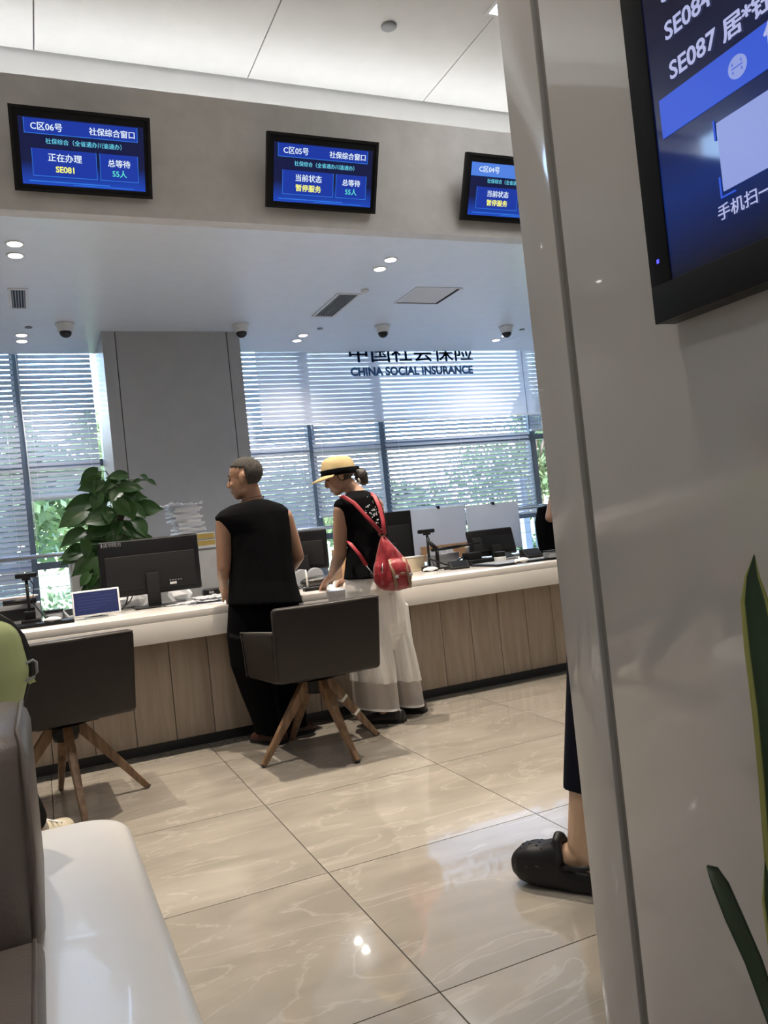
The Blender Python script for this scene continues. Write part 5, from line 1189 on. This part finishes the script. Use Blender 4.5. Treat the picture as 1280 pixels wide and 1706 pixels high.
MB().lathe((.835, .64, 0), [(.08, 0), (.10, .02), (.115, .28), (.12, .30), (.108, .30), (.10, .26)], 30).build('pot', 'pot_grey', sp, smooth=True)
MB().lathe((.835, .64, .255), [(.104, 0), (.05, .012), (.001, .014)], 20).build('soil', 'soil', sp, smooth=True)
#==OUTSIDE==
# ------------------------------------------------------------------ outdoors behind the glass
struct(BX('ground_lawn', 'grass', (-40, 9.3, -.3), (70, 90, -.15)))
struct(BX('ground_pavement', 'pavement', (-40, 9.0, -.3), (70, 10.4, -.12)))
def tree(x, y, h, r, label, mat='outdoor_leaf', nl=4200, trunk=True, zc=None, ls=.27):
    t = thing('tree' if trunk else 'bush', label, 'tree' if trunk else 'bush', (x, y, -.15), 'trees and bushes outside the windows')
    rnd = random.Random(int(x * 13 + y * 7)); zc = h * .62 if zc is None else zc
    bl = [(Vector((x + rnd.gauss(0, r * .38), y + rnd.gauss(0, r * .38), zc + rnd.gauss(0, h * .16))), r * rnd.uniform(.3, .55)) for _ in range(11)]
    vs = []; fs = []
    for i in range(nl):
        c, rr = bl[rnd.randrange(11)]; d = Vector((rnd.gauss(0, 1), rnd.gauss(0, 1), rnd.gauss(0, 1))).normalized(); p = c + d * rr * rnd.uniform(.7, 1.05)
        u = Vector((rnd.gauss(0, 1), rnd.gauss(0, 1), rnd.gauss(0, 1))).normalized(); v = u.cross(d + Vector((.01, 0, 0))).normalized(); s_ = ls * rnd.uniform(.6, 1.3) * .5
        k0 = len(vs); vs += [p - u * s_, p + v * s_ * .5, p + u * s_, p - v * s_ * .5]; fs.append((k0, k0 + 1, k0 + 2, k0 + 3))
    me = bpy.data.meshes.new('foliage'); me.from_pydata(vs, [], fs); me.materials.append(MATS[mat]); o = bpy.data.objects.new('foliage', me); COL.objects.link(o); o.parent = t; o.matrix_parent_inverse = mw(t).inverted()
    if trunk:
        m = MB(); m.tube([(x, y, -.15), (x + .1, y, zc * .5), (x, y, zc)], [.16, .12, .07], 8)
        for b_, rr in bl[:4]: m.tube([(x, y, zc * .6), (b_ + Vector((x, y, zc * .8))) / 2, b_], [.07, .05, .02], 6)
        m.build('trunk', 'bark', t, smooth=True)
for k_, a in enumerate(((-.6, 17, 3.6, 1.9, 'broad green tree outside, seen left of the plant'), (1.6, 22, 4.2, 2.2, 'pale green tree outside, behind the grey column', 'outdoor_leaf_pale'), (6.0, 20, 2.5, 1.7, 'round green tree outside, seen between man and woman', 'outdoor_leaf_pale'), (9.5, 22, 2.3, 1.9, 'full green tree outside, behind the widest blind'),
    (14.4, 21, 5, 1.3, 'airy pale tree outside, seen beside the white pillar', 'outdoor_leaf_pale'), (17, 26, 4.6, 2.6, 'large green tree outside, hidden behind the pillar side'), (-5, 20, 4, 2.4, 'large green tree outside, past the left frame edge'))): tree(*a)
for k_, (x, lb) in enumerate(((-1.9, 'clipped bush outside, past the left frame edge'), (-.3, 'clipped bush outside the lower left window, left of the white post'), (1.3, 'clipped bush outside the lower left window, behind the plant'), (2.9, 'clipped bush outside, behind the man'), (4.5, 'clipped bush outside, below the straw hat woman\'s arm'), (6.1, 'clipped bush outside, behind the left white divider'), (7.7, 'clipped bush outside, behind the right touch screen'), (9.3, 'clipped bush outside, in the clear glass beside the pillar'))):
    tree(x, 11.3, .9, .75, lb, 'outdoor_leaf_pale' if k_ % 2 else 'outdoor_leaf', 1500, False, .38, .11)
t = thing('lamp_post', 'white post standing outdoors behind the left window', 'post', (.40, 10.2, -.15)); MB().cyl((.40, 10.2, -.15), (.40, 10.2, .93), .035, n=16).build('pole', 'white_plastic', t, smooth=True); MB().ell((.40, 10.2, .95), (.06, .06, .05), n=16).build('cap', 'white_plastic', t, smooth=True)
c = at(881, 890, 9.3); t = thing('pane_reflection_post', 'pale blue post added to imitate the reflecting window pane by the pillar', 'column', (c.x, 9.4, -.15)); BX('shaft', 'pane_reflection_blue', (c.x - .05, 9.3, -.15), (c.x + .05, 9.4, 1.5), t); BX('cap', 'pane_reflection_blue', (c.x - .07, 9.28, 1.5), (c.x + .07, 9.42, 1.56), t)  # added post imitates the blue reflection in a window pane
